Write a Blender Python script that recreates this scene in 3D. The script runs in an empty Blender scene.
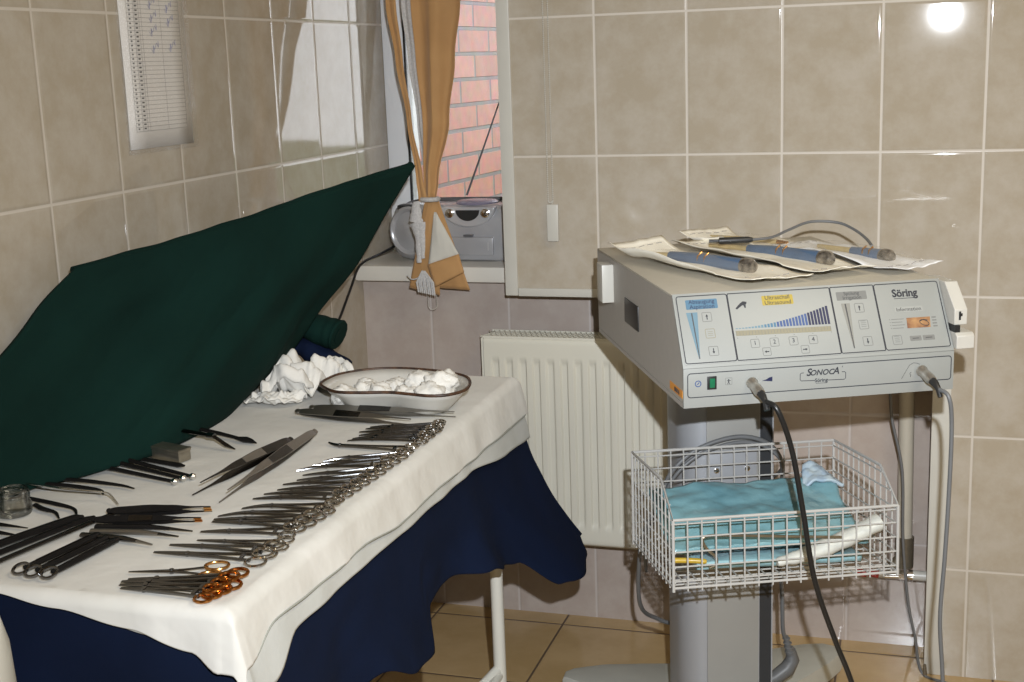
import bpy, bmesh, math, random
from mathutils import Vector, Matrix, Euler, noise
PI = math.pi
C = bpy.context.scene.collection
S = bpy.context.scene
R = math.radians
rnd = random.Random(7)

# ------------------------------------------------------------------ materials
def new_mat(name):
    m = bpy.data.materials.new(name); m.use_nodes = True
    nt = m.node_tree
    return m, nt, nt.nodes['Principled BSDF']

def lnk(nt, a, b): nt.links.new(a, b)

def mat(name, col, rough=0.5, metal=0.0, noise_amt=0.0, noise_scale=40.0, bump=0.0, bump_scale=120.0, col2=None,
        sheen=0.0, trans=0.0, coat=0.0, spec=None, stretch=None, bdist=0.002, alpha=None):
    m, nt, b = new_mat(name)
    N = nt.nodes
    b.inputs['Roughness'].default_value = rough
    b.inputs['Metallic'].default_value = metal
    b.inputs['Base Color'].default_value = (*col, 1)
    if spec is not None: b.inputs['Specular IOR Level'].default_value = spec
    if sheen: b.inputs['Sheen Weight'].default_value = sheen
    if trans: b.inputs['Transmission Weight'].default_value = trans
    if coat: b.inputs['Coat Weight'].default_value = coat
    if alpha is not None: b.inputs['Alpha'].default_value = alpha
    tc = N.new('ShaderNodeTexCoord')
    vec = tc.outputs['Object']
    if stretch:
        mp = N.new('ShaderNodeMapping'); mp.inputs['Scale'].default_value = stretch
        lnk(nt, vec, mp.inputs['Vector']); vec = mp.outputs['Vector']
    c2 = col2 if col2 else tuple(max(0, c * (1 - noise_amt)) for c in col)
    if noise_amt or col2:
        t = N.new('ShaderNodeTexNoise'); t.inputs['Scale'].default_value = noise_scale; t.inputs['Detail'].default_value = 4
        lnk(nt, vec, t.inputs['Vector'])
        r = N.new('ShaderNodeValToRGB')
        r.color_ramp.elements[0].position = 0.35; r.color_ramp.elements[1].position = 0.65
        r.color_ramp.elements[0].color = (*c2, 1); r.color_ramp.elements[1].color = (*col, 1)
        lnk(nt, t.outputs['Fac'], r.inputs['Fac']); lnk(nt, r.outputs['Color'], b.inputs['Base Color'])
    if bump:
        t2 = N.new('ShaderNodeTexNoise'); t2.inputs['Scale'].default_value = bump_scale; t2.inputs['Detail'].default_value = 3
        lnk(nt, vec, t2.inputs['Vector'])
        bp = N.new('ShaderNodeBump'); bp.inputs['Strength'].default_value = bump; bp.inputs['Distance'].default_value = bdist
        lnk(nt, t2.outputs['Fac'], bp.inputs['Height']); lnk(nt, bp.outputs['Normal'], b.inputs['Normal'])
    return m

def math_node(nt, op, a, b=None, c=None):
    n = nt.nodes.new('ShaderNodeMath'); n.operation = op
    for i, x in enumerate((a, b, c)):
        if x is None: continue
        if isinstance(x, (int, float)): n.inputs[i].default_value = x
        else: lnk(nt, x, n.inputs[i])
    return n.outputs[0]

def tile_mat(name, axes, size, phase, grout_w, base, light, grout, rough=0.04, tilt=0.010, nscale=15.0, seed=0.0):
    """glazed tiles laid on a rectangular grid; axes are the two world axes that span the face"""
    m, nt, b = new_mat(name); N = nt.nodes
    tc = N.new('ShaderNodeTexCoord')
    sp = N.new('ShaderNodeSeparateXYZ'); lnk(nt, tc.outputs['Object'], sp.inputs[0])
    fr, ids = [], []
    for k in (0, 1):
        v = math_node(nt, 'DIVIDE', math_node(nt, 'SUBTRACT', sp.outputs['XYZ'.index(axes[k])], phase[k]), size[k])
        ids.append(math_node(nt, 'FLOOR', v))
        f = math_node(nt, 'FRACT', v)
        d = math_node(nt, 'MULTIPLY', math_node(nt, 'MINIMUM', f, math_node(nt, 'SUBTRACT', 1.0, f)), size[k])
        fr.append(d)
    dist = math_node(nt, 'MINIMUM', fr[0], fr[1])
    mr = N.new('ShaderNodeMapRange'); mr.inputs['From Min'].default_value = grout_w * 0.5; mr.inputs['From Max'].default_value = grout_w * 0.5 + 0.0012
    lnk(nt, dist, mr.inputs['Value'])                                       # 0 in grout, 1 in tile
    cid = N.new('ShaderNodeCombineXYZ'); cid.inputs[2].default_value = seed; lnk(nt, ids[0], cid.inputs[0]); lnk(nt, ids[1], cid.inputs[1])
    wn = N.new('ShaderNodeTexWhiteNoise'); wn.noise_dimensions = '3D'; lnk(nt, cid.outputs[0], wn.inputs['Vector'])
    # marbled glaze
    vadd = N.new('ShaderNodeVectorMath'); vadd.operation = 'ADD'
    vs = N.new('ShaderNodeVectorMath'); vs.operation = 'SCALE'; vs.inputs['Scale'].default_value = 7.0
    lnk(nt, wn.outputs['Color'], vs.inputs[0]); lnk(nt, tc.outputs['Object'], vadd.inputs[0]); lnk(nt, vs.outputs[0], vadd.inputs[1])
    t = N.new('ShaderNodeTexNoise'); t.inputs['Scale'].default_value = nscale; t.inputs['Detail'].default_value = 6; t.inputs['Roughness'].default_value = 0.65
    lnk(nt, vadd.outputs[0], t.inputs['Vector'])
    r = N.new('ShaderNodeValToRGB'); r.color_ramp.elements[0].position = 0.38; r.color_ramp.elements[1].position = 0.66
    r.color_ramp.elements[0].color = (*base, 1); r.color_ramp.elements[1].color = (*light, 1)
    lnk(nt, t.outputs['Fac'], r.inputs['Fac'])
    mix = N.new('ShaderNodeMix'); mix.data_type = 'RGBA'
    lnk(nt, mr.outputs[0], mix.inputs['Factor']); mix.inputs['A'].default_value = (*grout, 1); lnk(nt, r.outputs['Color'], mix.inputs['B'])
    lnk(nt, mix.outputs['Result'], b.inputs['Base Color'])
    rr = N.new('ShaderNodeMapRange'); rr.inputs['To Min'].default_value = 0.55; rr.inputs['To Max'].default_value = rough
    lnk(nt, mr.outputs[0], rr.inputs['Value']); lnk(nt, rr.outputs[0], b.inputs['Roughness'])
    # every tile is set a hair out of true, and its edges are pillowed
    sub = N.new('ShaderNodeVectorMath'); sub.operation = 'SUBTRACT'; sub.inputs[1].default_value = (0.5, 0.5, 0.5)
    lnk(nt, wn.outputs['Color'], sub.inputs[0])
    sc = N.new('ShaderNodeVectorMath'); sc.operation = 'SCALE'; sc.inputs['Scale'].default_value = tilt
    lnk(nt, sub.outputs[0], sc.inputs[0])
    mr2 = N.new('ShaderNodeMapRange'); mr2.interpolation_type = 'SMOOTHSTEP'
    mr2.inputs['From Min'].default_value = 0.0; mr2.inputs['From Max'].default_value = grout_w * 0.5 + 0.006
    lnk(nt, dist, mr2.inputs['Value'])
    bp = N.new('ShaderNodeBump'); bp.inputs['Strength'].default_value = 0.5; bp.inputs['Distance'].default_value = 0.0015
    lnk(nt, mr2.outputs[0], bp.inputs['Height'])
    ad = N.new('ShaderNodeVectorMath'); ad.operation = 'ADD'; lnk(nt, bp.outputs[0], ad.inputs[0]); lnk(nt, sc.outputs[0], ad.inputs[1])
    nm = N.new('ShaderNodeVectorMath'); nm.operation = 'NORMALIZE'; lnk(nt, ad.outputs[0], nm.inputs[0])
    lnk(nt, nm.outputs[0], b.inputs['Normal'])
    return m

def glass_mat(name, tint=(1, 1, 1), gloss=0.12, rough=0.02, film=None, film_fac=0.0, edge=0.6):
    m = bpy.data.materials.new(name); m.use_nodes = True; nt = m.node_tree; N = nt.nodes
    N.remove(N['Principled BSDF']); out = N['Material Output']
    tr = N.new('ShaderNodeBsdfTransparent'); tr.inputs['Color'].default_value = (*tint, 1)
    gl = N.new('ShaderNodeBsdfGlossy'); gl.inputs['Roughness'].default_value = rough
    fr = N.new('ShaderNodeLayerWeight'); fr.inputs['Blend'].default_value = 0.35
    mx = N.new('ShaderNodeMixShader')
    f = math_node(nt, 'ADD', math_node(nt, 'MULTIPLY', fr.outputs['Fresnel'], edge), gloss)
    lnk(nt, f, mx.inputs['Fac']); lnk(nt, tr.outputs[0], mx.inputs[1]); lnk(nt, gl.outputs[0], mx.inputs[2])
    res = mx.outputs[0]
    if film:
        di = N.new('ShaderNodeBsdfDiffuse'); di.inputs['Color'].default_value = (*film, 1)
        m2 = N.new('ShaderNodeMixShader'); m2.inputs['Fac'].default_value = film_fac
        lnk(nt, res, m2.inputs[1]); lnk(nt, di.outputs[0], m2.inputs[2]); res = m2.outputs[0]
    lnk(nt, res, out.inputs['Surface'])
    return m

def brick_mat():
    m, nt, b = new_mat('red_brick'); N = nt.nodes
    tc = N.new('ShaderNodeTexCoord')
    sp = N.new('ShaderNodeSeparateXYZ'); lnk(nt, tc.outputs['Object'], sp.inputs[0])
    cb = N.new('ShaderNodeCombineXYZ'); lnk(nt, sp.outputs['Y'], cb.inputs[0]); lnk(nt, sp.outputs['Z'], cb.inputs[1])
    br = N.new('ShaderNodeTexBrick'); lnk(nt, cb.outputs[0], br.inputs['Vector'])
    br.inputs['Scale'].default_value = 1.0; br.inputs['Brick Width'].default_value = 0.235; br.inputs['Row Height'].default_value = 0.077
    br.inputs['Mortar Size'].default_value = 0.0065; br.inputs['Mortar Smooth'].default_value = 0.2
    br.inputs['Color1'].default_value = (0.30, 0.115, 0.075, 1); br.inputs['Color2'].default_value = (0.37, 0.155, 0.11, 1); br.inputs['Mortar'].default_value = (0.13, 0.108, 0.10, 1)
    t = N.new('ShaderNodeTexNoise'); t.inputs['Scale'].default_value = 30; lnk(nt, tc.outputs['Object'], t.inputs['Vector'])
    mx = N.new('ShaderNodeMix'); mx.data_type = 'RGBA'; mx.blend_type = 'SOFT_LIGHT'; mx.inputs['Factor'].default_value = 0.5
    lnk(nt, br.outputs['Color'], mx.inputs['A']); lnk(nt, t.outputs['Color'], mx.inputs['B']); lnk(nt, mx.outputs['Result'], b.inputs['Base Color'])
    b.inputs['Roughness'].default_value = 0.35
    bp = N.new('ShaderNodeBump'); bp.inputs['Strength'].default_value = 0.8; bp.inputs['Distance'].default_value = 0.006; bp.invert = True
    lnk(nt, br.outputs['Fac'], bp.inputs['Height']); lnk(nt, bp.outputs[0], b.inputs['Normal'])
    return m

M = {}
SEED_BACK = 0.0
TB, TL, TG = (0.405, 0.350, 0.270), (0.465, 0.418, 0.350), (0.58, 0.53, 0.46)
M['tile_back'] = tile_mat('beige_tile_back', 'XZ', (0.2, 0.3), (0.0329, 0.2476), 0.0035, TB, TL, TG, tilt=0.030, seed=SEED_BACK)
M['tile_left'] = tile_mat('beige_tile_left', 'YZ', (0.2, 0.3), (-1.0571, 0.2591), 0.0035, TB, TL, TG)
M['tile_niche'] = tile_mat('pink_beige_tile', 'XZ', (0.2, 0.3), (0.176, 0.2476), 0.0035, (0.41, 0.345, 0.305), (0.46, 0.40, 0.36), (0.50, 0.45, 0.42))
M['tile_floor'] = tile_mat('brown_floor_tile', 'XY', (0.33, 0.322), (0.504, -0.247), 0.004, (0.47, 0.325, 0.155), (0.55, 0.39, 0.205), (0.13, 0.088, 0.055), rough=0.2, tilt=0.004, nscale=6)
M['plaster'] = mat('white_plaster', (0.78, 0.76, 0.73), 0.8, bump=0.1)
M['white_plastic'] = mat('white_plastic', (0.56, 0.545, 0.49), 0.35, noise_amt=0.04, noise_scale=15)
M['pvc'] = mat('white_pvc', (0.80, 0.81, 0.82), 0.3, noise_amt=0.03, noise_scale=10)
M['sill'] = mat('white_sill', (0.70, 0.67, 0.60), 0.3, noise_amt=0.05, noise_scale=12)
M['brick'] = brick_mat()
M['grass'] = mat('grass_green', (0.10, 0.14, 0.06), 0.9, noise_amt=0.5, noise_scale=2)
M['white_metal'] = mat('white_enamel', (0.70, 0.69, 0.62), 0.3, noise_amt=0.03, noise_scale=8)
M['radiator'] = mat('radiator_enamel', (0.66, 0.64, 0.55), 0.35, noise_amt=0.03, noise_scale=6)
M['cloth_white'] = mat('white_cotton', (0.68, 0.665, 0.62), 0.85, col2=(0.63, 0.615, 0.565), noise_scale=7, bump=0.8, bump_scale=13, sheen=0.1, bdist=0.006)
M['cloth_white_thin'] = mat('pale_cotton', (0.56, 0.57, 0.545), 0.85, col2=(0.51, 0.52, 0.49), noise_scale=9, bump=0.35, bump_scale=30, bdist=0.003)
M['navy'] = mat('navy_cotton', (0.005, 0.0105, 0.032), 0.95, col2=(0.004, 0.008, 0.023), noise_scale=5, bump=0.5, bump_scale=18, spec=0.12, bdist=0.004)
M['green'] = mat('dark_green_cotton', (0.005, 0.0225, 0.018), 0.95, col2=(0.004, 0.017, 0.0135), noise_scale=4, bump=0.35, bump_scale=14, spec=0.1, bdist=0.004)
M['gauze'] = mat('white_gauze', (0.78, 0.755, 0.70), 0.95, noise_amt=0.06, noise_scale=60, bump=0.6, bump_scale=180, bdist=0.001)
M['enamel'] = mat('cream_enamel', (0.60, 0.58, 0.53), 0.2, noise_amt=0.06, noise_scale=20, coat=0.3)
M['rust_rim'] = mat('chipped_brown_rim', (0.10, 0.045, 0.02), 0.5, col2=(0.03, 0.015, 0.01), noise_scale=70)
M['steel'] = mat('surgical_steel', (0.21, 0.21, 0.215), 0.15, 1.0, noise_amt=0.1, noise_scale=60)
M['steel_glint'] = mat('glint_ring_steel', (0.58, 0.56, 0.53), 0.12, 1.0, noise_amt=0.08, noise_scale=60)  # brighter copy of the steel, highlights on the rings put into its colour
M['steel_dark'] = mat('dark_steel', (0.085, 0.082, 0.08), 0.25, 1.0, noise_amt=0.2, noise_scale=50)
M['steel_matt'] = mat('brushed_steel', (0.34, 0.325, 0.30), 0.42, 1.0, noise_amt=0.1, noise_scale=200, stretch=(1, 8, 8))
M['gold'] = mat('gold_plated', (0.72, 0.38, 0.13), 0.22, 1.0, noise_amt=0.1, noise_scale=60)
M['gold_red'] = mat('copper_gold', (0.60, 0.24, 0.06), 0.2, 1.0, noise_amt=0.15, noise_scale=60)
M['black_steel'] = mat('black_steel', (0.012, 0.011, 0.0105), 0.16, 0.0, noise_amt=0.2, noise_scale=40, spec=0.07)
M['silver'] = mat('silver_plastic', (0.44, 0.44, 0.45), 0.25, 0.25, noise_amt=0.05, noise_scale=30)
M['silver_light'] = mat('bright_silver_plastic', (0.62, 0.62, 0.63), 0.2, 0.35, noise_amt=0.05, noise_scale=30)
M['silver_dark'] = mat('grey_plastic', (0.13, 0.13, 0.135), 0.4, 0.2, noise_amt=0.1, noise_scale=30)
M['speaker_cloth'] = mat('speaker_mesh', (0.05, 0.05, 0.055), 0.6, 0.3, noise_amt=0.4, noise_scale=400)
M['sky_tint'] = mat('sky_tinted_plastic', (0.30, 0.27, 0.36), 0.25, 0.1, noise_amt=0.1, noise_scale=30)  # lavender of the reflected sky put into the lid's colour
M['chrome'] = mat('chrome', (0.75, 0.74, 0.72), 0.12, 1.0, noise_amt=0.03, noise_scale=20)
M['curtain'] = mat('ochre_curtain', (0.47, 0.265, 0.105), 0.8, col2=(0.43, 0.235, 0.09), noise_scale=14, bump=0.3, bump_scale=500, sheen=0.2, bdist=0.0006)
M['lining'] = mat('cream_lining', (0.58, 0.56, 0.50), 0.85, noise_amt=0.05, noise_scale=30, bump=0.2, bump_scale=400, bdist=0.0006)
M['lace'] = mat('white_lace', (0.56, 0.55, 0.54), 0.9, noise_amt=0.2, noise_scale=260, bump=0.5, bump_scale=300, bdist=0.001)
M['paper'] = mat('printed_paper', (0.80, 0.77, 0.73), 0.7, noise_amt=0.04, noise_scale=10)
M['ink'] = mat('dark_ink', (0.10, 0.10, 0.11), 0.8, noise_amt=0.1, noise_scale=300)
M['ink_faint'] = mat('faint_ink', (0.30, 0.28, 0.27), 0.8, noise_amt=0.1, noise_scale=300)
M['ink_blue'] = mat('blue_pen_ink', (0.30, 0.30, 0.42), 0.8, noise_amt=0.2, noise_scale=200)
M['sleeve'] = glass_mat('clear_plastic_sleeve', gloss=0.008, rough=0.3, film=(0.7, 0.68, 0.65), film_fac=0.03, edge=0.08)
M['window_glass'] = glass_mat('window_glass', gloss=0.03)
M['glass'] = glass_mat('jar_glass', tint=(0.95, 0.96, 0.96), gloss=0.10)
M['film'] = glass_mat('clear_film', gloss=0.03, rough=0.1, film=(0.8, 0.75, 0.62), film_fac=0.05, edge=0.12)
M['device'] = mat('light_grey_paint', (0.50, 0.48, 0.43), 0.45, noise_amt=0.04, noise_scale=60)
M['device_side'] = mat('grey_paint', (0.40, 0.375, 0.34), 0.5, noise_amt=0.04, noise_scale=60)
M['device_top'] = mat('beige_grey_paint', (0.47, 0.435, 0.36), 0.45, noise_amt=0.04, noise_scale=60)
M['front'] = mat('white_front_foil', (0.275, 0.283, 0.268), 0.4, noise_amt=0.02, noise_scale=30)
M['print_black'] = mat('black_print', (0.02, 0.022, 0.03), 0.6, noise_amt=0.1, noise_scale=200)
M['print_grey'] = mat('grey_print', (0.17, 0.17, 0.16), 0.6, noise_amt=0.05, noise_scale=200)
M['print_midgrey'] = mat('mid_grey_print', (0.06, 0.06, 0.06), 0.6, noise_amt=0.05, noise_scale=200)
M['print_blue'] = mat('blue_print', (0.06, 0.15, 0.235), 0.5, noise_amt=0.03, noise_scale=200)
M['print_lightblue'] = mat('light_blue_print', (0.11, 0.20, 0.26), 0.5, noise_amt=0.03, noise_scale=200)
M['print_yellow'] = mat('yellow_print', (0.37, 0.275, 0.04), 0.5, noise_amt=0.03, noise_scale=200)
M['print_cream'] = mat('cream_print', (0.23, 0.21, 0.145), 0.5, noise_amt=0.05, noise_scale=200)
M['print_navy'] = mat('navy_print', (0.009, 0.013, 0.055), 0.5, noise_amt=0.05, noise_scale=200)
M['print_midblue'] = mat('mid_blue_print', (0.04, 0.08, 0.21), 0.5, noise_amt=0.05, noise_scale=200)
M['picture'] = mat('amber_picture', (0.36, 0.19, 0.07), 0.35, col2=(0.12, 0.028, 0.01), noise_scale=55)
M['orange'] = mat('orange_sticker', (0.75, 0.30, 0.03), 0.5, noise_amt=0.05, noise_scale=100)
M['black_plastic'] = mat('black_plastic', (0.018, 0.018, 0.018), 0.4, noise_amt=0.1, noise_scale=80)
M['green_switch'] = mat('green_switch', (0.01, 0.14, 0.065), 0.3, noise_amt=0.1, noise_scale=80)
M['alu'] = mat('anodised_aluminium', (0.37, 0.38, 0.40), 0.42, 0.3, noise_amt=0.03, noise_scale=20)
M['alu_warm'] = mat('grey_lacquer', (0.31, 0.305, 0.285), 0.35, 0.1, noise_amt=0.03, noise_scale=20)
M['charcoal'] = mat('charcoal_insert', (0.025, 0.027, 0.03), 0.5, noise_amt=0.1, noise_scale=60)
M['trolley_base'] = mat('grey_cast_base', (0.50, 0.50, 0.45), 0.45, noise_amt=0.04, noise_scale=30)
M['wire'] = mat('white_coated_wire', (0.44, 0.43, 0.405), 0.35, noise_amt=0.05, noise_scale=40)
M['cable_grey'] = mat('grey_cable', (0.13, 0.133, 0.136), 0.45, noise_amt=0.05, noise_scale=40)
M['cable_black'] = mat('black_cable', (0.012, 0.012, 0.012), 0.35, noise_amt=0.1, noise_scale=40)
M['steel_conn'] = mat('nickel_plating', (0.55, 0.52, 0.47), 0.3, 0.9, noise_amt=0.05, noise_scale=40)
M['pouch'] = mat('cream_pouch_paper', (0.88, 0.83, 0.71), 0.6, noise_amt=0.08, noise_scale=30, bump=0.4, bump_scale=60, bdist=0.002)
M['pouch_white'] = mat('white_pouch_paper', (0.80, 0.80, 0.80), 0.6, noise_amt=0.05, noise_scale=30, bump=0.3, bump_scale=60, bdist=0.002)
M['hand_blue'] = mat('blue_anodised_handle', (0.085, 0.145, 0.245), 0.3, 0.2, noise_amt=0.1, noise_scale=40)
M['tip_beige'] = mat('beige_sheath', (0.50, 0.38, 0.18), 0.5, noise_amt=0.2, noise_scale=60)
M['cap_clear'] = mat('smoky_cap', (0.33, 0.29, 0.24), 0.15, 0.6, noise_amt=0.75, noise_scale=110, coat=0.5)
M['pack_blue'] = mat('turquoise_wrap', (0.22, 0.40, 0.43), 0.25, col2=(0.13, 0.27, 0.31), noise_scale=11, bump=0.7, bump_scale=26, coat=0.3, bdist=0.006)
M['pack_lightblue'] = mat('pale_blue_wrap', (0.33, 0.52, 0.56), 0.3, col2=(0.22, 0.40, 0.45), noise_scale=16, bump=0.7, bump_scale=30, bdist=0.005)
M['pack_white'] = mat('white_roll_wrap', (0.60, 0.60, 0.54), 0.5, noise_amt=0.08, noise_scale=25, bump=0.4, bump_scale=50, bdist=0.003)
M['yellow'] = mat('yellow_plastic', (0.50, 0.33, 0.03), 0.35, noise_amt=0.05, noise_scale=30)
M['olive_metal'] = mat('olive_brown_rod', (0.20, 0.16, 0.10), 0.3, 0.5, noise_amt=0.2, noise_scale=60)
M['red'] = mat('red_plastic', (0.42, 0.03, 0.02), 0.35, noise_amt=0.1, noise_scale=40)
M['bronze'] = mat('bronze_fitting', (0.22, 0.19, 0.14), 0.4, 0.6, noise_amt=0.2, noise_scale=60)
M['pipe'] = mat('painted_pipe', (0.50, 0.46, 0.38), 0.4, noise_amt=0.06, noise_scale=20)
M['box_steel'] = mat('worn_steel', (0.42, 0.38, 0.31), 0.3, 0.9, noise_amt=0.25, noise_scale=40)

# ------------------------------------------------------------------ mesh builder
class MB:
    def __init__(s, frame=None): s.v, s.f, s.T = [], [], (frame or Matrix())
    def add(s, vs, fs):
        b = len(s.v); s.v += [s.T @ Vector(p) for p in vs]; s.f += [tuple(b + i for i in f) for f in fs]; return s
    def box(s, lo, hi, rot=None, bev=0.0):
        lo, hi = Vector(lo), Vector(hi); c = (lo + hi) / 2; h = (hi - lo) / 2
        if bev > 0:
            bm = bmesh.new(); bmesh.ops.create_cube(bm, size=1.0)
            for v in bm.verts: v.co = Vector((v.co.x * 2 * h.x, v.co.y * 2 * h.y, v.co.z * 2 * h.z))
            bmesh.ops.bevel(bm, geom=list(bm.edges), offset=bev, segments=2, affect='EDGES', profile=0.6)
            bm.verts.index_update(); vs = [v.co.copy() for v in bm.verts]; fs = [[x.index for x in f.verts] for f in bm.faces]; bm.free()
        else:
            vs = [Vector((x * h.x, y * h.y, z * h.z)) for x in (-1, 1) for y in (-1, 1) for z in (-1, 1)]
            fs = [(0, 1, 3, 2), (4, 6, 7, 5), (0, 4, 5, 1), (2, 3, 7, 6), (0, 2, 6, 4), (1, 5, 7, 3)]
        if rot is not None: vs = [rot @ v for v in vs]
        return s.add([v + c for v in vs], fs)
    def tube(s, pts, r, n=10, closed=False, flat=1.0, up=None, caps=True):
        pts = [Vector(p) for p in pts]; k = len(pts)
        rs = r if isinstance(r, (list, tuple)) else [r] * k
        vs, fs = [], []
        ref = Vector(up) if up else None
        prev = None
        for i, p in enumerate(pts):
            if closed: t = pts[(i + 1) % k] - pts[i - 1]
            else: t = pts[min(i + 1, k - 1)] - pts[max(i - 1, 0)]
            t.normalize()
            if ref is not None: a = ref - t * ref.dot(t)
            elif prev is None:
                a = Vector((0, 0, 1)) if abs(t.z) < 0.9 else Vector((1, 0, 0)); a = a - t * a.dot(t)
            else: a = prev - t * prev.dot(t)
            if a.length < 1e-6: a = t.orthogonal()
            a.normalize(); prev = a; bb = t.cross(a)
            for j in range(n):
                w = 2 * PI * j / n
                vs.append(p + (a * math.cos(w) * flat + bb * math.sin(w)) * rs[i])
        m = k if closed else k - 1
        for i in range(m):
            for j in range(n):
                a0 = i * n + j; a1 = i * n + (j + 1) % n; b0 = ((i + 1) % k) * n + j; b1 = ((i + 1) % k) * n + (j + 1) % n
                fs.append((a0, a1, b1, b0))
        if not closed and caps: fs += [tuple(range(n))[::-1], tuple(range((k - 1) * n, k * n))]
        return s.add(vs, fs)
    def ring(s, c, r, tr, nx=(1, 0, 0), ny=(0, 1, 0), n=20, m=8, sx=1.0, sy=1.0, flat=1.0):
        c, nx, ny = Vector(c), Vector(nx), Vector(ny)
        return s.tube([c + nx * (r * sx * math.cos(2 * PI * i / n)) + ny * (r * sy * math.sin(2 * PI * i / n)) for i in range(n)], tr, m, True, flat=flat, up=nx.cross(ny))
    def lathe(s, prof, n=32, c=(0, 0, 0), ax=None, close_ends=True):
        c = Vector(c); ax = ax or Matrix.Identity(3)
        vs, fs = [], []
        for (r, z) in prof:
            for j in range(n):
                w = 2 * PI * j / n; vs.append(c + ax @ Vector((r * math.cos(w), r * math.sin(w), z)))
        for i in range(len(prof) - 1):
            for j in range(n): fs.append((i * n + j, i * n + (j + 1) % n, (i + 1) * n + (j + 1) % n, (i + 1) * n + j))
        if close_ends:
            fs.append(tuple(range(n))[::-1]); fs.append(tuple(range((len(prof) - 1) * n, len(prof) * n)))
        return s.add(vs, fs)
    def prism(s, poly, f0, f1):
        """poly of 2-D points; f0, f1 turn a point into 3-D on the two faces"""
        n = len(poly); vs = [f0(p) for p in poly] + [f1(p) for p in poly]
        fs = [tuple(range(n))[::-1], tuple(range(n, 2 * n))] + [(i, (i + 1) % n, n + (i + 1) % n, n + i) for i in range(n)]
        return s.add(vs, fs)
    def grid(s, f, nu, nv, wrap=False):
        vs = [f(i / nu, j / nv) for i in range(nu + 1) for j in range(nv + 1)]
        fs = [(i * (nv + 1) + j, (i + 1) * (nv + 1) + j, (i + 1) * (nv + 1) + j + 1, i * (nv + 1) + j + 1) for i in range(nu) for j in range(nv)]
        return s.add(vs, fs)
    def build(s, name, m, parent=None, smooth=True, solid=0.0, sub=0, soff=0.0, fix=True, bevel=0.0, sharp=True):
        me = bpy.data.meshes.new(name); me.from_pydata([tuple(p) for p in s.v], [], s.f); me.update()
        if fix:
            bm = bmesh.new(); bm.from_mesh(me); bmesh.ops.recalc_face_normals(bm, faces=bm.faces); bm.to_mesh(me); bm.free()
        me.materials.append(m)
        if smooth:
            for p in me.polygons: p.use_smooth = True
            if sharp: me.set_sharp_from_angle(angle=R(40))
        o = bpy.data.objects.new(name, me); C.objects.link(o)
        if parent: o.parent = parent
        if solid:
            md = o.modifiers.new('thick', 'SOLIDIFY'); md.thickness = solid; md.offset = soff
        if bevel:
            md = o.modifiers.new('bev', 'BEVEL'); md.width = bevel; md.segments = 2; md.limit_method = 'ANGLE'
        if sub:
            md = o.modifiers.new('sub', 'SUBSURF'); md.levels = sub; md.render_levels = sub
        return o

def tag(o, label=None, cat=None, group=None, kind=None):
    if label: o['label'] = label
    if cat: o['category'] = cat
    if group: o['group'] = group
    if kind: o['kind'] = kind
    return o
def thing(name, label, cat, loc=(0, 0, 0), rz=0.0, group=None):
    o = bpy.data.objects.new(name, None); C.objects.link(o); o.empty_display_size = 0.02
    o.location = loc; o.rotation_euler = (0, 0, rz)
    return tag(o, label, cat, group)
def structure(o): o['kind'] = 'structure'; return o
def kids(o): return list(o.children)
def copy_tree(o, parent=None):
    c = o.copy(); C.objects.link(c)
    if parent: c.parent = parent
    for ch in kids(o): copy_tree(ch, c)
    return c
def N3(x, y, z=0.0): return noise.noise(Vector((x, y, z)))
def smooth_path(pts, n=8):
    """Catmull-Rom through points"""
    P = [Vector(p) for p in pts]; out = []
    for i in range(len(P) - 1):
        p0 = P[i - 1] if i else P[0] * 2 - P[1]; p1, p2 = P[i], P[i + 1]; p3 = P[i + 2] if i + 2 < len(P) else P[-1] * 2 - P[-2]
        for k in range(n):
            t = k / n
            out.append(0.5 * ((2 * p1) + (p2 - p0) * t + (2 * p0 - 5 * p1 + 4 * p2 - p3) * t * t + (3 * p1 - p0 - 3 * p2 + p3) * t ** 3))
    out.append(P[-1]); return out
def lerp(a, b, t): return a + (b - a) * t
def interp(tab, x):
    if x <= tab[0][0]: return tab[0][1]
    for (a, b), (c, d) in zip(tab, tab[1:]):
        if x <= c:
            t = (x - a) / (c - a); t = t * t * (3 - 2 * t); return lerp(b, d, t)
    return tab[-1][1]

def text(parent, body, size, frame, m, shear=0.0, offset=0.0, align='CENTER', name='lettering', ext=0.00015, sx=1.0):
    cu = bpy.data.curves.new(name, 'FONT'); cu.body = body; cu.size = size; cu.align_x = align; cu.align_y = 'CENTER'
    cu.shear = shear; cu.offset = offset; cu.extrude = ext; cu.resolution_u = 3
    tmp = bpy.data.objects.new('tmp', cu)
    me = bpy.data.meshes.new_from_object(tmp); bpy.data.objects.remove(tmp); bpy.data.curves.remove(cu)
    me.name = name; me.transform(frame @ Matrix.Diagonal((sx, 1, 1, 1))); me.materials.clear(); me.materials.append(m)
    o = bpy.data.objects.new(name, me); C.objects.link(o); o.parent = parent
    return o

# ------------------------------------------------------------------ the room
NY = 0.135          # the outer wall behind the radiator stands this far back
def slab(name, lo, hi, m): return structure(MB().box(lo, hi).build(name, m, smooth=False))
slab('floor', (-0.15, -4.0, -0.1), (3.4, NY + 0.02, 0.0), M['tile_floor'])
slab('wall_left', (-0.15, -4.0, 0.0), (0.0, 0.36, 2.7), M['tile_left'])
slab('ceiling', (-0.15, -4.0, 2.7), (3.4, 0.6, 2.8), M['plaster'])
slab('wall_right', (3.2, -4.0, 0.0), (3.35, 0.0, 2.7), M['tile_left'])
slab('wall_rear', (-0.15, -4.0, 0.0), (3.2, -3.85, 2.7), M['tile_back'])
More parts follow.
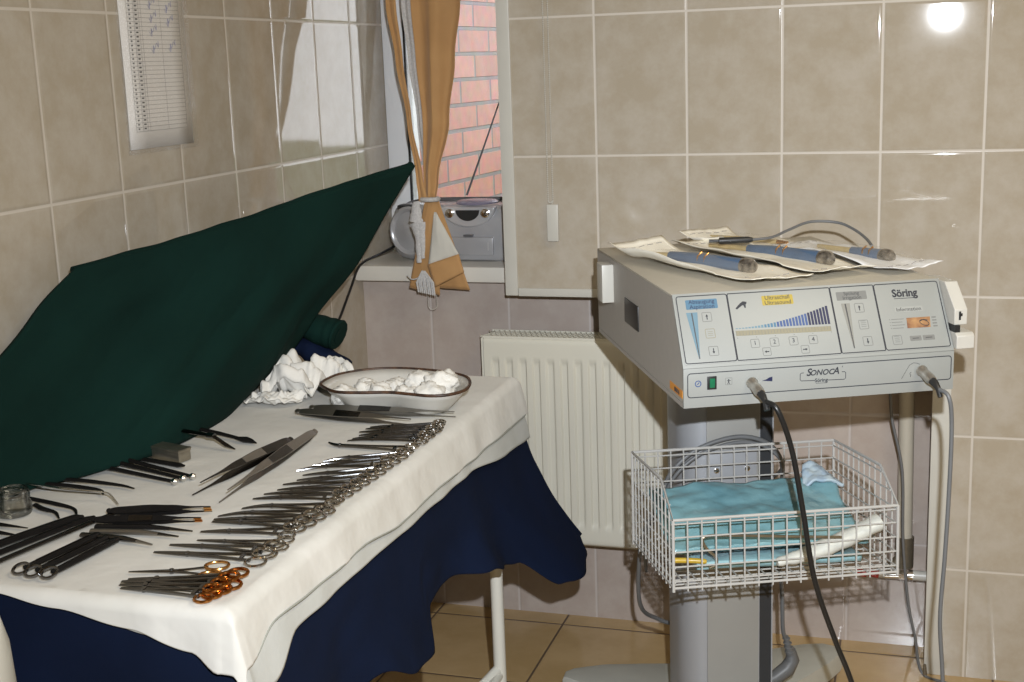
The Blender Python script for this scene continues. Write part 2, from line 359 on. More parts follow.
# main tiled wall: the part that hangs over the radiator niche, and the full-height part to its right
wb = MB(); wb.box((0.417, 0.0, 0.838), (3.35, 0.134, 2.7)); wb.box((1.372, 0.0, 0.0), (3.35, 0.134, 0.838))
structure(wb.build('wall_back', M['tile_back'], smooth=False))
wn_ = MB(); wn_.box((0.0, NY, 0.0), (3.35, 0.36, 0.845)); wn_.box((0.53, NY, 0.845), (3.35, 0.36, 2.7)); wn_.box((0.0, NY, 2.25), (0.53, 0.36, 2.7))
structure(wn_.build('wall_niche', M['tile_niche'], smooth=False))
# corner trims
def trim(i, lo, hi): return structure(MB().box(lo, hi, bev=0.0025).build('trim_%d' % i, M['white_plastic']))
trim(1, (0.413, -0.004, 0.833), (0.443, 0.02, 2.7))
trim(2, (0.4435, -0.0042, 0.832), (1.368, 0.02, 0.851))
trim(3, (1.350, -0.004, 0.0), (1.388, 0.02, 0.834))
# window sill and window
sl = MB(); sl.box((0.0005, 0.085, 0.846), (0.528, 0.355, 0.884), bev=0.006)
structure(sl.build('trim_4', M['sill']))
wf = MB()
wf.box((0.0, 0.34, 0.884), (0.058, 0.42, 2.25), bev=0.004); wf.box((0.36, 0.34, 0.884), (0.53, 0.42, 2.25), bev=0.004)
wf.box((0.058, 0.34, 0.884), (0.36, 0.42, 0.95), bev=0.004); wf.box((0.058, 0.34, 2.18), (0.36, 0.42, 2.25), bev=0.004)
win = structure(wf.build('window_1', M['pvc']))
MB().box((0.055, 0.376, 0.945), (0.363, 0.384, 2.185)).build('glass_pane', M['window_glass'], win, smooth=False)
gk = MB()
for a, b in (((0.058, 0.336, 0.95), (0.064, 0.342, 2.18)), ((0.354, 0.336, 0.95), (0.36, 0.342, 2.18)), ((0.064, 0.336, 0.95), (0.354, 0.342, 0.956))): gk.box(a, b)
gk.build('gasket', M['black_plastic'], win, smooth=False)
# outside
bw = MB(Matrix.Translation((-0.05, 1.0, 0)) @ Matrix.Rotation(R(-5), 4, 'Z')); bw.box((-0.4, -0.55, -3.0), (0.0, 4.5, 6.0))
wo = structure(bw.build('wall_outside', M['brick'], smooth=False))
slab('ground', (-30, 0.8, -3.1), (60, 70, -3.0), M['grass'])

# ------------------------------------------------------------------ chart on the left wall
ch = thing('paper_chart', 'printed table sheet in clear sleeve taped to the left tiled wall', 'paper', (0.0, -0.72, 1.22))
# local: x off the wall, y along the wall, z up
def chart_pt(u, v, h=0.0): # u 0..1 to the right, v 0..1 up
    return Vector((0.0018 + h, -0.105 + 0.21 * u + 0.002 * v, 0.008 + 0.297 * v))
MB().grid(lambda u, v: chart_pt(u, v, 0.0006 * math.sin(5 * v)), 4, 6).build('sheet', M['paper'], ch, solid=0.0004)
lines = MB()
def chart_rect(u0, v0, u1, v1, h=0.0016):
    lines.add([chart_pt(u0, v0, h), chart_pt(u1, v0, h), chart_pt(u1, v1, h), chart_pt(u0, v1, h)], [(0, 1, 2, 3)])
for k in range(33):
    v = 0.10 + k * 0.0253
    chart_rect(0.10, v, 0.90, v + 0.0022)
for u in (0.10, 0.20, 0.275, 0.31, 0.60, 0.90): chart_rect(u, 0.10, u + 0.004, 0.96)
lines.build('printed_lines', M['ink_faint'], ch, smooth=False)
lines = MB()
for k in range(32):
    v = 0.106 + k * 0.0253
    chart_rect(0.13, v + 0.007, 0.155, v + 0.015); chart_rect(0.22, v + 0.007, 0.255, v + 0.015)
for (u0, u1, v) in ((0.12, 0.24, 0.94), (0.5, 0.62, 0.93), (0.40, 0.46, 0.915), (0.68, 0.75, 0.915)): chart_rect(u0, v, u1, v + 0.013)
lines.build('printed_figures', M['print_midgrey'], ch, smooth=False)
sc_ = MB()
for (u0, v0) in ((0.42, 0.82), (0.43, 0.74), (0.42, 0.66), (0.68, 0.80), (0.69, 0.72), (0.43, 0.56), (0.70, 0.57)):
    sc_.tube([chart_pt(u0 + 0.10 * t + 0.02 * math.sin(9 * t), v0 + 0.05 * t + 0.015 * math.cos(25 * t), 0.0017) for t in [i / 24 for i in range(25)]], 0.0005, 4)
sc_.build('handwriting', M['ink_blue'], ch)
MB().grid(lambda u, v: Vector((0.0045 + 0.001 * math.sin(7 * u), -0.115 + 0.232 * u, 0.0 + 0.315 * v)), 6, 4).build('sleeve', M['sleeve'], ch, solid=0.0004)

# ------------------------------------------------------------------ curtain
cu = thing('curtain', 'ochre curtain tied back with white cord at the window', 'curtain', (0.22, 0.045, 0.82))
def cur(u, v, cols):
    """cols: list of (z, x-left, x-right); u across, v from the bottom to the top of the table"""
    z0, z1 = cols[0][0], cols[-1][0]; z = lerp(z0, z1, v)
    xl = interp([(c[0], c[1]) for c in cols], z); xr = interp([(c[0], c[2]) for c in cols], z)
    return z, xl, xr
def drape(cols, ybase, folds, amp, phase=0.0, nu=60, nv=60):
    def f(u, v):
        z, xl, xr = cur(u, v, cols); w = max(0.02, xr - xl)
        yo = interp([(1.04, 0.0), (1.30, 0.07), (1.6, 0.11), (2.2, 0.125)], z); sc_f = 1 + yo / 2.874
        xl = 1.308 - (1.308 - xl) * sc_f; xr = 1.308 - (1.308 - xr) * sc_f
        y = ybase + yo + amp * math.sin(folds * 2 * PI * u + phase + 0.6 * math.sin(3 * z)) * (0.35 + 0.65 * min(1, w / 0.09)) + 0.002 * N3(u * 8, z * 6)
        return Vector((lerp(xl, xr, u) - 0.22, y - 0.045, z - 0.82))
    return MB().grid(f, nu, nv)
up = [(1.045, 0.208, 0.237), (1.09, 0.208, 0.245), (1.23, 0.212, 0.278), (1.37, 0.203, 0.297), (1.50, 0.197, 0.315), (2.2, 0.13, 0.44)]
drape(up, 0.04, 1.35, 0.011, 0.9).build('curtain_panel', M['curtain'], cu, solid=0.0015)
edge = [(1.045, 0.200, 0.222), (1.10, 0.196, 0.212), (1.23, 0.180, 0.192), (1.37, 0.160, 0.178), (1.50, 0.143, 0.168), (2.2, 0.07, 0.12)]
drape(edge, 0.028, 1.0, 0.006, 0.0, 16, 50).build('curtain_panel', M['curtain'], cu, solid=0.0015)
lining_c = [(1.05, 0.212, 0.226), (1.23, 0.196, 0.208), (1.37, 0.182, 0.202), (1.50, 0.171, 0.199), (2.2, 0.11, 0.14)]
drape(lining_c, 0.052, 1.2, 0.005, 0.0, 16, 50).build('lining', M['lace'], cu, solid=0.001)
# below the tie: tail of the curtain turned so that the pale reverse shows
def quad(a, b, c, d, bulge=0.0, nz=0.0015):
    A, B, Cc, D = map(Vector, (a, b, c, d)); o = Vector((0.22, 0.045, 0.82))
    return lambda u, v: lerp(lerp(A, B, u), lerp(D, Cc, u), v) + Vector((0, -bulge * math.sin(PI * u) * math.sin(PI * v) + nz * N3(u * 5, v * 5, a[0] * 30), 0)) - o
MB().grid(quad((0.156, 0.050, 0.838), (0.232, 0.052, 0.820), (0.238, 0.046, 1.05), (0.209, 0.046, 1.05), 0.010), 14, 22).build('curtain_tail', M['curtain'], cu, solid=0.0015)
MB().grid(quad((0.222, 0.066, 0.836), (0.304, 0.064, 0.832), (0.240, 0.050, 1.048), (0.224, 0.050, 1.048), 0.006), 14, 22).build('curtain_tail', M['curtain'], cu, solid=0.0015)
tag(MB().grid(quad((0.217, 0.024, 0.896), (0.294, 0.026, 0.922), (0.238, 0.036, 1.020), (0.233, 0.036, 1.020), 0.004), 10, 14).build('lining', M['lining'], cu, solid=0.0015), 'cream reverse of the curtain')
MB().grid(quad((0.232, 0.019, 0.846), (0.306, 0.021, 0.882), (0.294, 0.0235, 0.924), (0.2165, 0.0215, 0.899), 0.003), 10, 8).build('hem', M['curtain'], cu, solid=0.003)
ti = MB(); o3 = Vector((0.22, 0.045, 0.82))
ti.ring(Vector((0.223, 0.040, 1.050)) - o3, 0.021, 0.0055, (1, 0, 0), (0, 1, 0.0), n=24, sx=0.95, sy=0.75)
tie = ti.build('tie_back', M['lace'], cu)
lc = MB()
for q_, (x0, z0, x1, z1, r0, r1) in enumerate(((0.200, 1.048, 0.197, 1.000, 0.008, 0.017), (0.197, 1.000, 0.202, 0.965, 0.017, 0.009), (0.202, 0.97, 0.200, 0.905, 0.009, 0.006), (0.208, 1.00, 0.210, 0.915, 0.012, 0.005))):
    lc.tube([Vector((lerp(x0, x1, t) + 0.002 * N3(t * 6, q_), 0.010, lerp(z0, z1, t))) - o3 for t in [i / 10 for i in range(11)]], [lerp(r0, r1, i / 10) * (1 + 0.2 * N3(i * 1.3, q_ * 5)) for i in range(11)], 8, flat=0.5, up=(0, 1, 0))
lc.build('lace_bow', M['lace'], tie)
ts = MB()
for k in range(9):
    a = k / 8
    ts.tube([Vector((0.2085 + 0.006 * (a - 0.5), 0.012, 0.885)) - o3, Vector((0.207 + 0.030 * (a - 0.5) + 0.01 * a, 0.009 + 0.004 * (k % 2), 0.858)) - o3, Vector((0.211 + 0.032 * (a - 0.5) + 0.008 * a, 0.010, 0.835 - 0.008 * a + 0.004 * N3(k, 3))) - o3], [0.002, 0.003, 0.002], 6)
ts.tube([p - o3 for p in smooth_path([(0.163, 0.024, 0.872), (0.176, 0.018, 0.864), (0.193, 0.015, 0.868), (0.207, 0.012, 0.886)])], 0.0016, 6)
ts.build('tassel', M['lace'], tie)

# roller-blind chains
def bead_chain(name, label, x, xw, y, ztop, zbot, r, weight=None, group=None):
    t = thing(name, label, 'blind chain', (x, y, zbot), group=group)
    b = MB(); n = int((ztop - zbot) / (r * 2.6))
    for sx in (-xw, xw):
        for k in range(n):
            z = k * r * 2.6 + xw
            b.lathe([(r * 0.3, -r), (r, -r * 0.3), (r, r * 0.3), (r * 0.3, r)], 6, (sx, 0, z))
        b.tube([(sx, 0, xw), (sx, 0, ztop - zbot)], r * 0.35, 5)
    b.tube([(xw * math.cos(a), 0, xw + xw * math.sin(a)) for a in [PI + i * PI / 8 for i in range(9)]], r * 0.8, 6)
    b.build('beads', M['white_plastic'], t)
    if weight:
        w = MB(); w.box((-0.013 + weight[0], -0.004, weight[1] - 0.083), (0.013 + weight[0], 0.004, weight[1]), bev=0.002)
        w.tube([(weight[0] * 0.5, 0, 0.004), (weight[0], 0, weight[1])], 0.0008, 5)
        w.build('weight', M['white_plastic'], t)
    return t
bead_chain('blind_chain', 'white bead chain with flat weight hanging in front of the back wall tiles', 0.529, 0.0055, -0.014, 2.4, 1.046, 0.0017, (0.004, -0.003))
bead_chain('blind_chain', 'fine bead chain loop hanging below the curtain tassel', 0.207, 0.011, 0.066, 0.86, 0.783, 0.0010)

# ------------------------------------------------------------------ radio on the sill
ra = thing('portable_radio', 'silver portable stereo with raised antenna on the window sill', 'radio', (0.275, 0.232, 0.884))
def superell(u, a, b, e): 
    c, s = math.cos(u), math.sin(u)
    return a * math.copysign(abs(c) ** e, c), b * math.copysign(abs(s) ** e, s)
bd = MB()
RS = 0.92
prof = [(0.0, 0.80, 0.74), (0.006, 0.90, 0.9), (0.02, 0.96, 0.98), (0.06, 1.0, 1.0), (0.11, 0.985, 0.95), (0.135, 0.95, 0.86), (0.146, 0.88, 0.74), (0.149, 0.78, 0.60)]
vs, fs, n = [], [], 48
for (z, kx, ky) in prof:
    for j in range(n):
        x, y = superell(2 * PI * j / n, 0.222 * kx, 0.075 * ky, 0.62); vs.append((x, y, z * RS))
for i in range(len(prof) - 1):
    for j in range(n): fs.append((i * n + j, i * n + (j + 1) % n, (i + 1) * n + (j + 1) % n, (i + 1) * n + j))
fs += [tuple(range(n))[::-1], tuple(range((len(prof) - 1) * n, len(prof) * n))]
bd.add(vs, fs); bd.build('body', M['silver'], ra)
for sx in (-1, 1):
    AX = Matrix.Rotation(sx * R(14), 3, 'Z') @ Matrix.Rotation(R(90), 3, 'X')
    spk = MB(); c0 = (sx * 0.152, -0.069, 0.074)
    spk.lathe([(0.058, -0.006), (0.062, 0.004), (0.056, 0.009), (0.050, 0.006), (0.047, 0.000)], 36, c0, AX)
    ring_ = spk.build('speaker_ring', M['silver'], ra)
    cn = MB(); cn.lathe([(0.049, 0.002), (0.030, 0.004), (0.018, 0.008), (0.008, 0.010)], 32, c0, AX)
    cn.build('speaker_grille', M['silver'] if sx < 0 else M['speaker_cloth'], ring_)
cdp = MB()
cdp.lathe([(0.050, 0.0), (0.052, 0.003), (0.047, 0.007), (0.02, 0.009), (0.003, 0.0095)], 36, (0.0, -0.004, 0.1365)); cdp.build('cd_lid', M['sky_tint'], ra)
fr_ = MB(); 
fr_.prism([(0.068 * math.cos(a), 0.134 + 0.048 * math.sin(a)) for a in [PI + i * PI / 24 for i in range(25)]], lambda p: Vector((p[0], -0.079, p[1])), lambda p: Vector((p[0], -0.050, p[1])))
fr_.build('control_panel', M['silver_light'], ra, bevel=0.003)
dsp = MB(); dsp.prism([(0.030 * math.cos(a), 0.127 + 0.026 * math.sin(a)) for a in [PI + i * PI / 16 for i in range(17)]], lambda p: Vector((p[0], -0.0815, p[1])), lambda p: Vector((p[0], -0.078, p[1]))); dsp.build('display', M['black_plastic'], ra)
for sx in (-0.055, 0.055):
    kb = MB(); kb.lathe([(0.011, 0.0), (0.011, 0.008), (0.008, 0.010)], 18, (sx * 0.82, -0.077, 0.120), Matrix.Rotation(R(90), 3, 'X')); kb.build('knob', M['chrome'], ra)
td = MB(); td.box((-0.062, -0.0815, 0.018), (0.062, -0.070, 0.062), bev=0.004); dr = td.build('tape_door', M['silver'], ra)
lg = MB(); lg.box((-0.012, -0.083, 0.064), (0.012, -0.076, 0.068)); lg.build('badge', M['silver_dark'], dr)
lg = MB(); lg.box((0.048, -0.083, 0.03), (0.052, -0.0805, 0.05)); lg.build('latch', M['silver_light'], dr)
hd = MB(); hd.tube(smooth_path([(-0.20, 0.02, 0.11), (-0.195, 0.04, 0.130), (-0.12, 0.05, 0.139), (0.12, 0.05, 0.139), (0.195, 0.04, 0.130), (0.20, 0.02, 0.11)]), 0.006, 10); hd.build('carry_handle', M['silver_dark'], ra)
kn = MB(); kn.box((-0.195, -0.05, 0.122), (-0.15, -0.012, 0.137), bev=0.006); kn.build('button_block', M['black_plastic'], ra)
an = MB(); an.tube([(-0.038, 0.03, 0.152), (0.02, 0.032, 0.292), (0.072, 0.034, 0.422)], [0.0028, 0.0022, 0.0016], 8); an.lathe([(0.002, 0), (0.003, 0.003), (0.002, 0.007)], 8, (0.072, 0.034, 0.42)); an.build('antenna', M['silver_dark'], ra)
cd = MB(); oo = Vector((0.275, 0.232, 0.884))
cd.tube([p - oo for p in smooth_path([(0.075, 0.24, 0.925), (0.045, 0.16, 0.905), (0.022, 0.10, 0.892), (0.014, 0.072, 0.876), (0.012, 0.04, 0.844), (0.010, -0.02, 0.79), (0.009, -0.081, 0.735), (0.009, -0.14, 0.60)])], 0.0032, 8); cd.build('power_cord', M['cable_black'], ra)

# ------------------------------------------------------------------ radiator, pipes
rd = thing('radiator', 'white flat panel radiator mounted in the niche under the back wall', 'radiator', (0.338, 0.10, 0.0))
X0, X1, ZB, ZT, YF = 0.0, 0.62, 0.228, 0.728, -0.075   # local; front face at world Y 0.025
pitch = 0.0333
def radf(u, v):
    x = lerp(X0 + 0.006, X1 - 0.006, u); z = lerp(ZB, ZT, v)
    k = ((x - X0 - 0.024) / pitch) % 1.0
    inside = X0 + 0.022 < x < X1 - 0.022
    d = 0.0
    if inside:
        if k < 0.10: d = k / 0.10
        elif k < 0.50: d = 1.0
        elif k < 0.60: d = 1 - (k - 0.50) / 0.10
        zt = min(1, max(0, (ZT - 0.052 - z) / 0.008)); zb = min(1, max(0, (z - ZB - 0.042) / 0.014)); d *= min(zt, zb)
    e = min(1.0, (z - ZB) / 0.008, (ZT - z) / 0.008)
    return Vector((x, YF + 0.0055 * d + 0.004 * (1 - max(0, e)), z))
pn = MB(); pn.grid(radf, 300, 70); pn.build('front_panel', M['radiator'], rd, solid=0.0012, soff=0)
bp_ = MB(); bp_.box((0.012, -0.002, ZB + 0.01), (0.608, 0.006, ZT - 0.01), bev=0.004); bp_.build('rear_panel', M['radiator'], rd)
for xs in (X0, X1 - 0.005):
    sp_ = MB(); sp_.box((xs, YF + 0.002, ZB + 0.004), (xs + 0.005, 0.004, ZT - 0.002), bev=0.001); sp_.build('side_panel', M['radiator'], rd)
gr = MB(); gr.box((0.005, YF + 0.002, ZT - 0.002), (0.615, YF + 0.006, ZT + 0.003)); gr.box((0.005, 0.001, ZT - 0.002), (0.615, 0.005, ZT + 0.003))
for k in range(48):
    x = 0.012 + k * 0.0125
    for sx in (-1, 1):
        gr.box((x - 0.0011, YF + 0.004, ZT - 0.001), (x + 0.0011, 0.003, ZT + 0.0018), rot=Matrix.Rotation(sx * R(22), 3, 'Z'))
gr.build('top_grille', M['radiator'], rd)

pp = thing('heating_pipe', 'cream painted vertical heating pipe in the right end of the niche', 'pipe', (1.298, 0.085, 0.0))
q1 = MB(); q1.tube([(0.004, 0, 0.26), (-0.002, 0, 0.84)], 0.0165, 16); q1.build('pipe_run', M['pipe'], pp)
q2 = MB(); q2.tube([(0.004, 0, 0.215), (0.004, 0, 0.285)], 0.0205, 16); q2.tube([(0.0, -0.002, 0.238), (-0.03, -0.004, 0.205)], 0.012, 12); q2.build('elbow', M['bronze'], pp)
vl = thing('radiator_valve', 'chrome radiator valve with red handles low in the niche', 'valve', (1.262, 0.060, 0.200))
v1 = MB(); v1.tube([(0.0, 0, 0), (0.058, 0, 0.004)], 0.0085, 14); v1.lathe([(0.0115, 0), (0.0115, 0.018)], 6, (0.03, 0, 0.002), Matrix.Rotation(R(90), 3, 'Y')); v1.lathe([(0.012, 0), (0.012, 0.01)], 12, (0.05, 0, 0.004), Matrix.Rotation(R(90), 3, 'Y')); v1.build('body', M['chrome'], vl)
v2 = MB(); v2.tube([(0.06, 0, 0.004), (0.112, 0, 0.004)], 0.0115, 14); v2.build('pipe_stub', M['white_plastic'], vl)
for dx in (-0.052, -0.026):
    v3 = MB(); v3.box((dx - 0.011, -0.012, -0.004), (dx + 0.013, 0.006, 0.010), rot=Matrix.Rotation(R(8), 3, 'Y'), bev=0.003); v3.build('handle', M['red'], vl)
v4 = MB(); v4.tube([(0.0, 0, 0.0), (-0.09, 0.004, -0.001), (-0.31, 0.01, -0.004), (-0.315, 0.03, 0.03)], 0.0075, 12); v4.build('feed_pipe', M['pipe'], vl)

# ------------------------------------------------------------------ instrument table and its cloths
TX0, TX1, TY0, TY1, TZ = 0.03, 0.557, -1.572, -0.455, 0.742
tb = thing('instrument_table', 'white tubular steel instrument table under the draped cloths', 'table', (0.29, -1.03, 0.0))
o4 = Vector((0.29, -1.03, 0))
def tbx(a, b, **k): return (Vector(a) - o4, Vector(b) - o4)
t1 = MB(); t1.box(*tbx((TX0, TY0, TZ - 0.02), (TX1, TY1, TZ)), bev=0.004); t1.build('tabletop', M['white_metal'], tb)
for x in (0.062, 0.537):
    for y in (-1.535, -0.522):
        l = MB(); l.tube([Vector((x, y, 0.07)) - o4, Vector((x, y, TZ - 0.02)) - o4], 0.0125, 16); leg = l.build('leg', M['white_metal'], tb)
        c = MB(); c.lathe([(0.022, -0.008), (0.025, -0.004), (0.025, 0.004), (0.022, 0.008)], 20, Vector((x, y, 0.0255)) - o4, Matrix.Rotation(R(90), 3, 'X')); c.tube([Vector((x, y - 0.012, 0.03)) - o4, Vector((x, y - 0.011, 0.068)) - o4, Vector((x, y + 0.011, 0.068)) - o4, Vector((x, y + 0.012, 0.03)) - o4], 0.004, 6); c.build('castor', M['black_plastic'], leg)
for x in (0.062, 0.537):
    r_ = MB(); r_.tube([Vector((x, -1.535, 0.16)) - o4, Vector((x, -0.522, 0.16)) - o4], 0.009, 12); r_.build('side_rail', M['white_metal'], tb)
sp2 = MB(); sp2.tube([Vector((0.535, -0.524, 0.172)) - o4, Vector((0.517, -0.572, 0.157)) - o4], 0.0105, 14); sp2.ring(Vector((0.519, -0.567, 0.1585)) - o4, 0.0108, 0.0016, (0.5, -0.2, 0.85), (0.8, 0.5, -0.3), n=16, m=6); sp2.build('knob', M['white_metal'], tb)

def sheet(zt, hr, hf, hb, hl_, rr, flare_r, flare_f, amp, seed, x1=TX1, y0=TY0, y1=TY1, x0=TX0, nu=120, nv=180, fold=0.0):
    """cloth over the table top; hr(y), hf(x), hb(x): how far it hangs over the right, front and back edge"""
    def f(u, v):
        # s over x (with hang), t over y
        HR, HF, HB, HL = 0.30, 0.30, 0.30, hl_
        ex = lerp(x0 - HL, x1 + 1.0, u); ey = v
        return ex, ey
    def over(a, r):
        # arc length past the edge -> outward, down, with a rounded edge
        if a <= 0: return a, 0.0
        q = a / r
        if q < PI / 2: return r * math.sin(q), r * (1 - math.cos(q))
        return r, r + (a - r * PI / 2)
    def pos(u, v):
        xa = lerp(x0, x1, 0.5); 
        # map u: 0..0.75 top, 0.75..1 hang; same for v with front and back
        yy = lerp(y0, y1, min(1, max(0, (v - 0.2) / 0.65)))
        xx = lerp(x0, x1, min(1, u / 0.75))
        a = max(0, (u - 0.75) / 0.25) * hr(yy)
        bf = max(0, (0.2 - v) / 0.2) * hf(xx); bb = max(0, (v - 0.85) / 0.15) * hb(xx)
        ox, dx = over(a, rr); oy, dy = over(bf, rr); oz, dz = over(bb, rr)
        d = math.sqrt(dx * dx + dy * dy + dz * dz) if (dx and (dy or dz)) else max(dx, dy, dz)
        w = amp * (1 + 1.0 * min(1, d / 0.05))
        nn = N3(xx * 9 + seed, yy * 9, d * 12) + 0.5 * N3(xx * 22, yy * 22 + seed, d * 20)
        # slanted pleats in the hang
        pl = 0.0
        if d > 0: pl = 0.0014 * min(1, d / 0.06) * (math.sin(yy * 34 + 2 * math.sin(yy * 11 + seed) + seed) * (1 if dx else 0) + math.sin(xx * 40 + seed + 2 * math.sin(xx * 13)) * (1 if dy else 0))
        X = xx + (ox if a > 0 else 0) + dx * flare_r + (pl if dx else 0) + (nn * w if dx else 0)
        Y = yy - (oy if bf > 0 else 0) - dy * flare_f - (pl if dy and not dx else 0) + (oz if bb > 0 else 0) + dz * 0.15 - (nn * w if dy else 0)
        Z = zt - d + (nn * w * 0.35 if d == 0 else 0)
        return Vector((X, Y, Z))
    return MB().grid(pos, nu, nv)

# navy skirt under everything
def navy_r(y): return interp([(-1.58, 0.27), (-1.4, 0.28), (-1.23, 0.235), (-1.13, 0.275), (-1.05, 0.285), (-1.0, 0.225), (-0.9, 0.222), (-0.8, 0.245), (-0.72, 0.270), (-0.66, 0.285), (-0.6, 0.345), (-0.52, 0.362), (-0.47, 0.352), (-0.45, 0.325)], y)
def navy_pos():
    y1 = TY1 + 0.004
    def pos(u, v):
        yy = lerp(TY0 - 0.002, y1, min(1, max(0, (v - 0.12) / 0.8)))
        xx = lerp(TX0, TX1 + 0.001, min(1, u / 0.45))
        a = max(0, (u - 0.45) / 0.55); hr = navy_r(yy) * a
        bf = max(0, (0.12 - v) / 0.12) * 0.24; bb = max(0, (v - 0.92) / 0.08) * 0.10
        k = (yy - TY0) / (TY1 - TY0)
        fl = lerp(0.10, 0.355, k ** 2) * (hr / 0.30) 
        pl = 0.016 * a * a * math.sin(yy * 21 + 1.2 * math.sin(yy * 9)) * (0.25 + a) * 0.8 + 0.004 * a * N3(yy * 14, a * 6)
        plf = 0.010 * (bf / 0.24) * math.sin(xx * 30) if bf else 0
        X = xx + (0.006 if a > 0 else 0) + hr * fl + pl + (0.02 * a * bf / 0.24)
        Y = yy - (0.004 if bf > 0 else 0) - bf * 0.06 - plf + (0.004 if bb > 0 else 0) + bb * 0.1 + (0.05 * a * a * max(0, (k - 0.9) / 0.1))
        Z = TZ + 0.003 - max(hr if a > 0 else 0, bf, bb) - 0.004 * (1 if (a > 0 or bf > 0 or bb > 0) else 0)
        return Vector((X, Y, Z))
    return pos
nv_ = MB(); nv_.grid(navy_pos(), 120, 200)
navy = nv_.build('table_drape', M['navy'], solid=0.0016)
tag(navy, 'navy blue table skirt hanging below the white cloths', 'cloth')
# roll of the navy drape at the back of the table, beside the wall
fc = MB(); fc.tube(smooth_path([(0.085, -0.50, 0.800), (0.13, -0.492, 0.812), (0.175, -0.487, 0.797), (0.225, -0.484, 0.765)]), [0.030, 0.036, 0.034, 0.020] and [0.03 + 0.006 * math.sin(i * 0.6) - 0.010 * max(0, (i - 18) / 6) for i in range(25)], 12, flat=0.75)
fc.build('rolled_corner', M['navy'], navy)

# lower white sheet, then upper white sheet
lo_sheet = sheet(TZ + 0.0075, lambda y: interp([(-1.58, 0.125), (-1.53, 0.118), (-1.45, 0.082), (-1.2, 0.083), (-1.03, 0.088), (-0.8, 0.090), (-0.58, 0.115), (-0.44, 0.125)], y),
                 lambda x: interp([(0.0, 0.003), (0.25, 0.006), (0.5, 0.045), (0.557, 0.080)], x), lambda x: 0.03, 0, 0.0115, 0.20, 0.09, 0.0010, 3.1)
lo_o = lo_sheet.build('white_sheet', M['cloth_white_thin'], solid=0.0010)
tag(lo_o, 'thin white under sheet showing below the upper sheet at the table edge', 'cloth')
up_sheet = sheet(TZ + 0.0115, lambda y: interp([(-1.58, 0.078), (-1.5, 0.055), (-1.36, 0.060), (-1.24, 0.060), (-1.1, 0.074), (-0.93, 0.072), (-0.75, 0.076), (-0.45, 0.082)], y),
                 lambda x: interp([(0.0, 0.004), (0.24, 0.014), (0.34, 0.026), (0.44, 0.042), (0.52, 0.062), (0.557, 0.082)], x), lambda x: 0.02, 0, 0.015, 0.24, 0.14, 0.0018, 8.4)
up_o = up_sheet.build('white_sheet', M['cloth_white'], solid=0.0012)
tag(up_o, 'upper white cotton sheet on which the instruments are laid out', 'cloth')
ZC = TZ + 0.0135   # where things stand on the cloth
# sewn hem along the right edge of the upper sheet is part of that sheet
hm = MB()
def hem_pt(y):
    h = interp([(-1.58, 0.078), (-1.5, 0.055), (-1.36, 0.060), (-1.24, 0.060), (-1.1, 0.074), (-0.93, 0.072), (-0.75, 0.076), (-0.45, 0.082)], y)
    d = 0.015 + (h - 0.015 * PI / 2)
    pl = 0.0014 * min(1, d / 0.06) * math.sin(y * 34 + 2 * math.sin(y * 11 + 8.4) + 8.4)
    return Vector((TX1 + 0.015 + d * 0.24 + pl + 0.0010, y, TZ + 0.0115 - d + 0.001))
hm.tube([hem_pt(lerp(TY0 + 0.01, TY1 - 0.004, i / 120)) for i in range(121)], 0.0012, 6); hm.build('hem', mat('grey_hem_thread', (0.33, 0.34, 0.30), 0.9, noise_amt=0.1, noise_scale=200), up_o)

# ------------------------------------------------------------------ green drape thrown back against the wall
gd = thing('surgical_drape', 'large dark green surgical drape folded back over the left side of the table', 'cloth', (0.10, -0.9, ZC))
o5 = Vector((0.10, -0.9, ZC))
botc = smooth_path([(0.022, -1.66, ZC + 0.005), (0.050, -1.315, ZC + 0.005), (0.104, -1.200, ZC + 0.005), (0.143, -1.072, ZC + 0.005), (0.143, -0.861, ZC + 0.005), (0.111, -0.711, ZC + 0.006)], 10)
topc = [Vector((0.055, -1.095, 1.063)).lerp(Vector((0.316, -0.30, 1.158)), i / 50) - Vector((0, 0, 0.006 * math.sin(PI * min(1, i / 34)))) for i in range(51)]
frc = smooth_path([botc[0], (0.03, -1.45, 0.872), (0.042, -1.25, 0.974), (0.047, -1.17, 1.025), topc[0]], 6)
bkc = smooth_path([botc[-1], (0.141, -0.60, 0.812), (0.167, -0.55, 0.858), (0.185, -0.50, 0.901), (0.232, -0.43, 0.974), (0.269, -0.36, 1.064), topc[-1]], 6)
def along(c, t):
    t = min(0.99999, max(0, t)) * (len(c) - 1); i = int(t); return c[i].lerp(c[i + 1], t - i)
def gsurf(u, v):
    P = lerp(along(botc, u), along(topc, u), v) + lerp(along(frc, v), along(bkc, v), u) - lerp(lerp(botc[0], botc[-1], u), lerp(topc[0], topc[-1], u), v)
    nrm = Vector((0.9, -0.35, 0.3)).normalized()
    bul = 0.022 * math.sin(PI * v) * math.sin(PI * min(1, u * 1.1)) 
    wr = 0.006 * N3(u * 5 + v * 2, v * 3, 2) + 0.004 * math.sin(26 * u - 5 * v + 2 * N3(u * 3, v * 2)) * math.sin(PI * v) + 0.0015 * N3(u * 30, v * 9, 5)
    edge_ = min(1, v * 8, (1 - v) * 8, u * 10, (1 - u) * 10)
    return P + nrm * (bul + wr * edge_) - o5
g1 = MB(); g1.grid(gsurf, 110, 50); g1.build('drape_sheet', M['green'], gd, solid=0.010, soff=-1)
g2 = MB(); g2.tube([gsurf(i / 80, 1.0) + Vector((-0.002, 0.002, -0.003)) + Vector((0, 0, 0.003)) * N3(i * 0.15, 2) for i in range(81)], 0.0075, 10); g2.build('folded_edge', M['green'], gd)
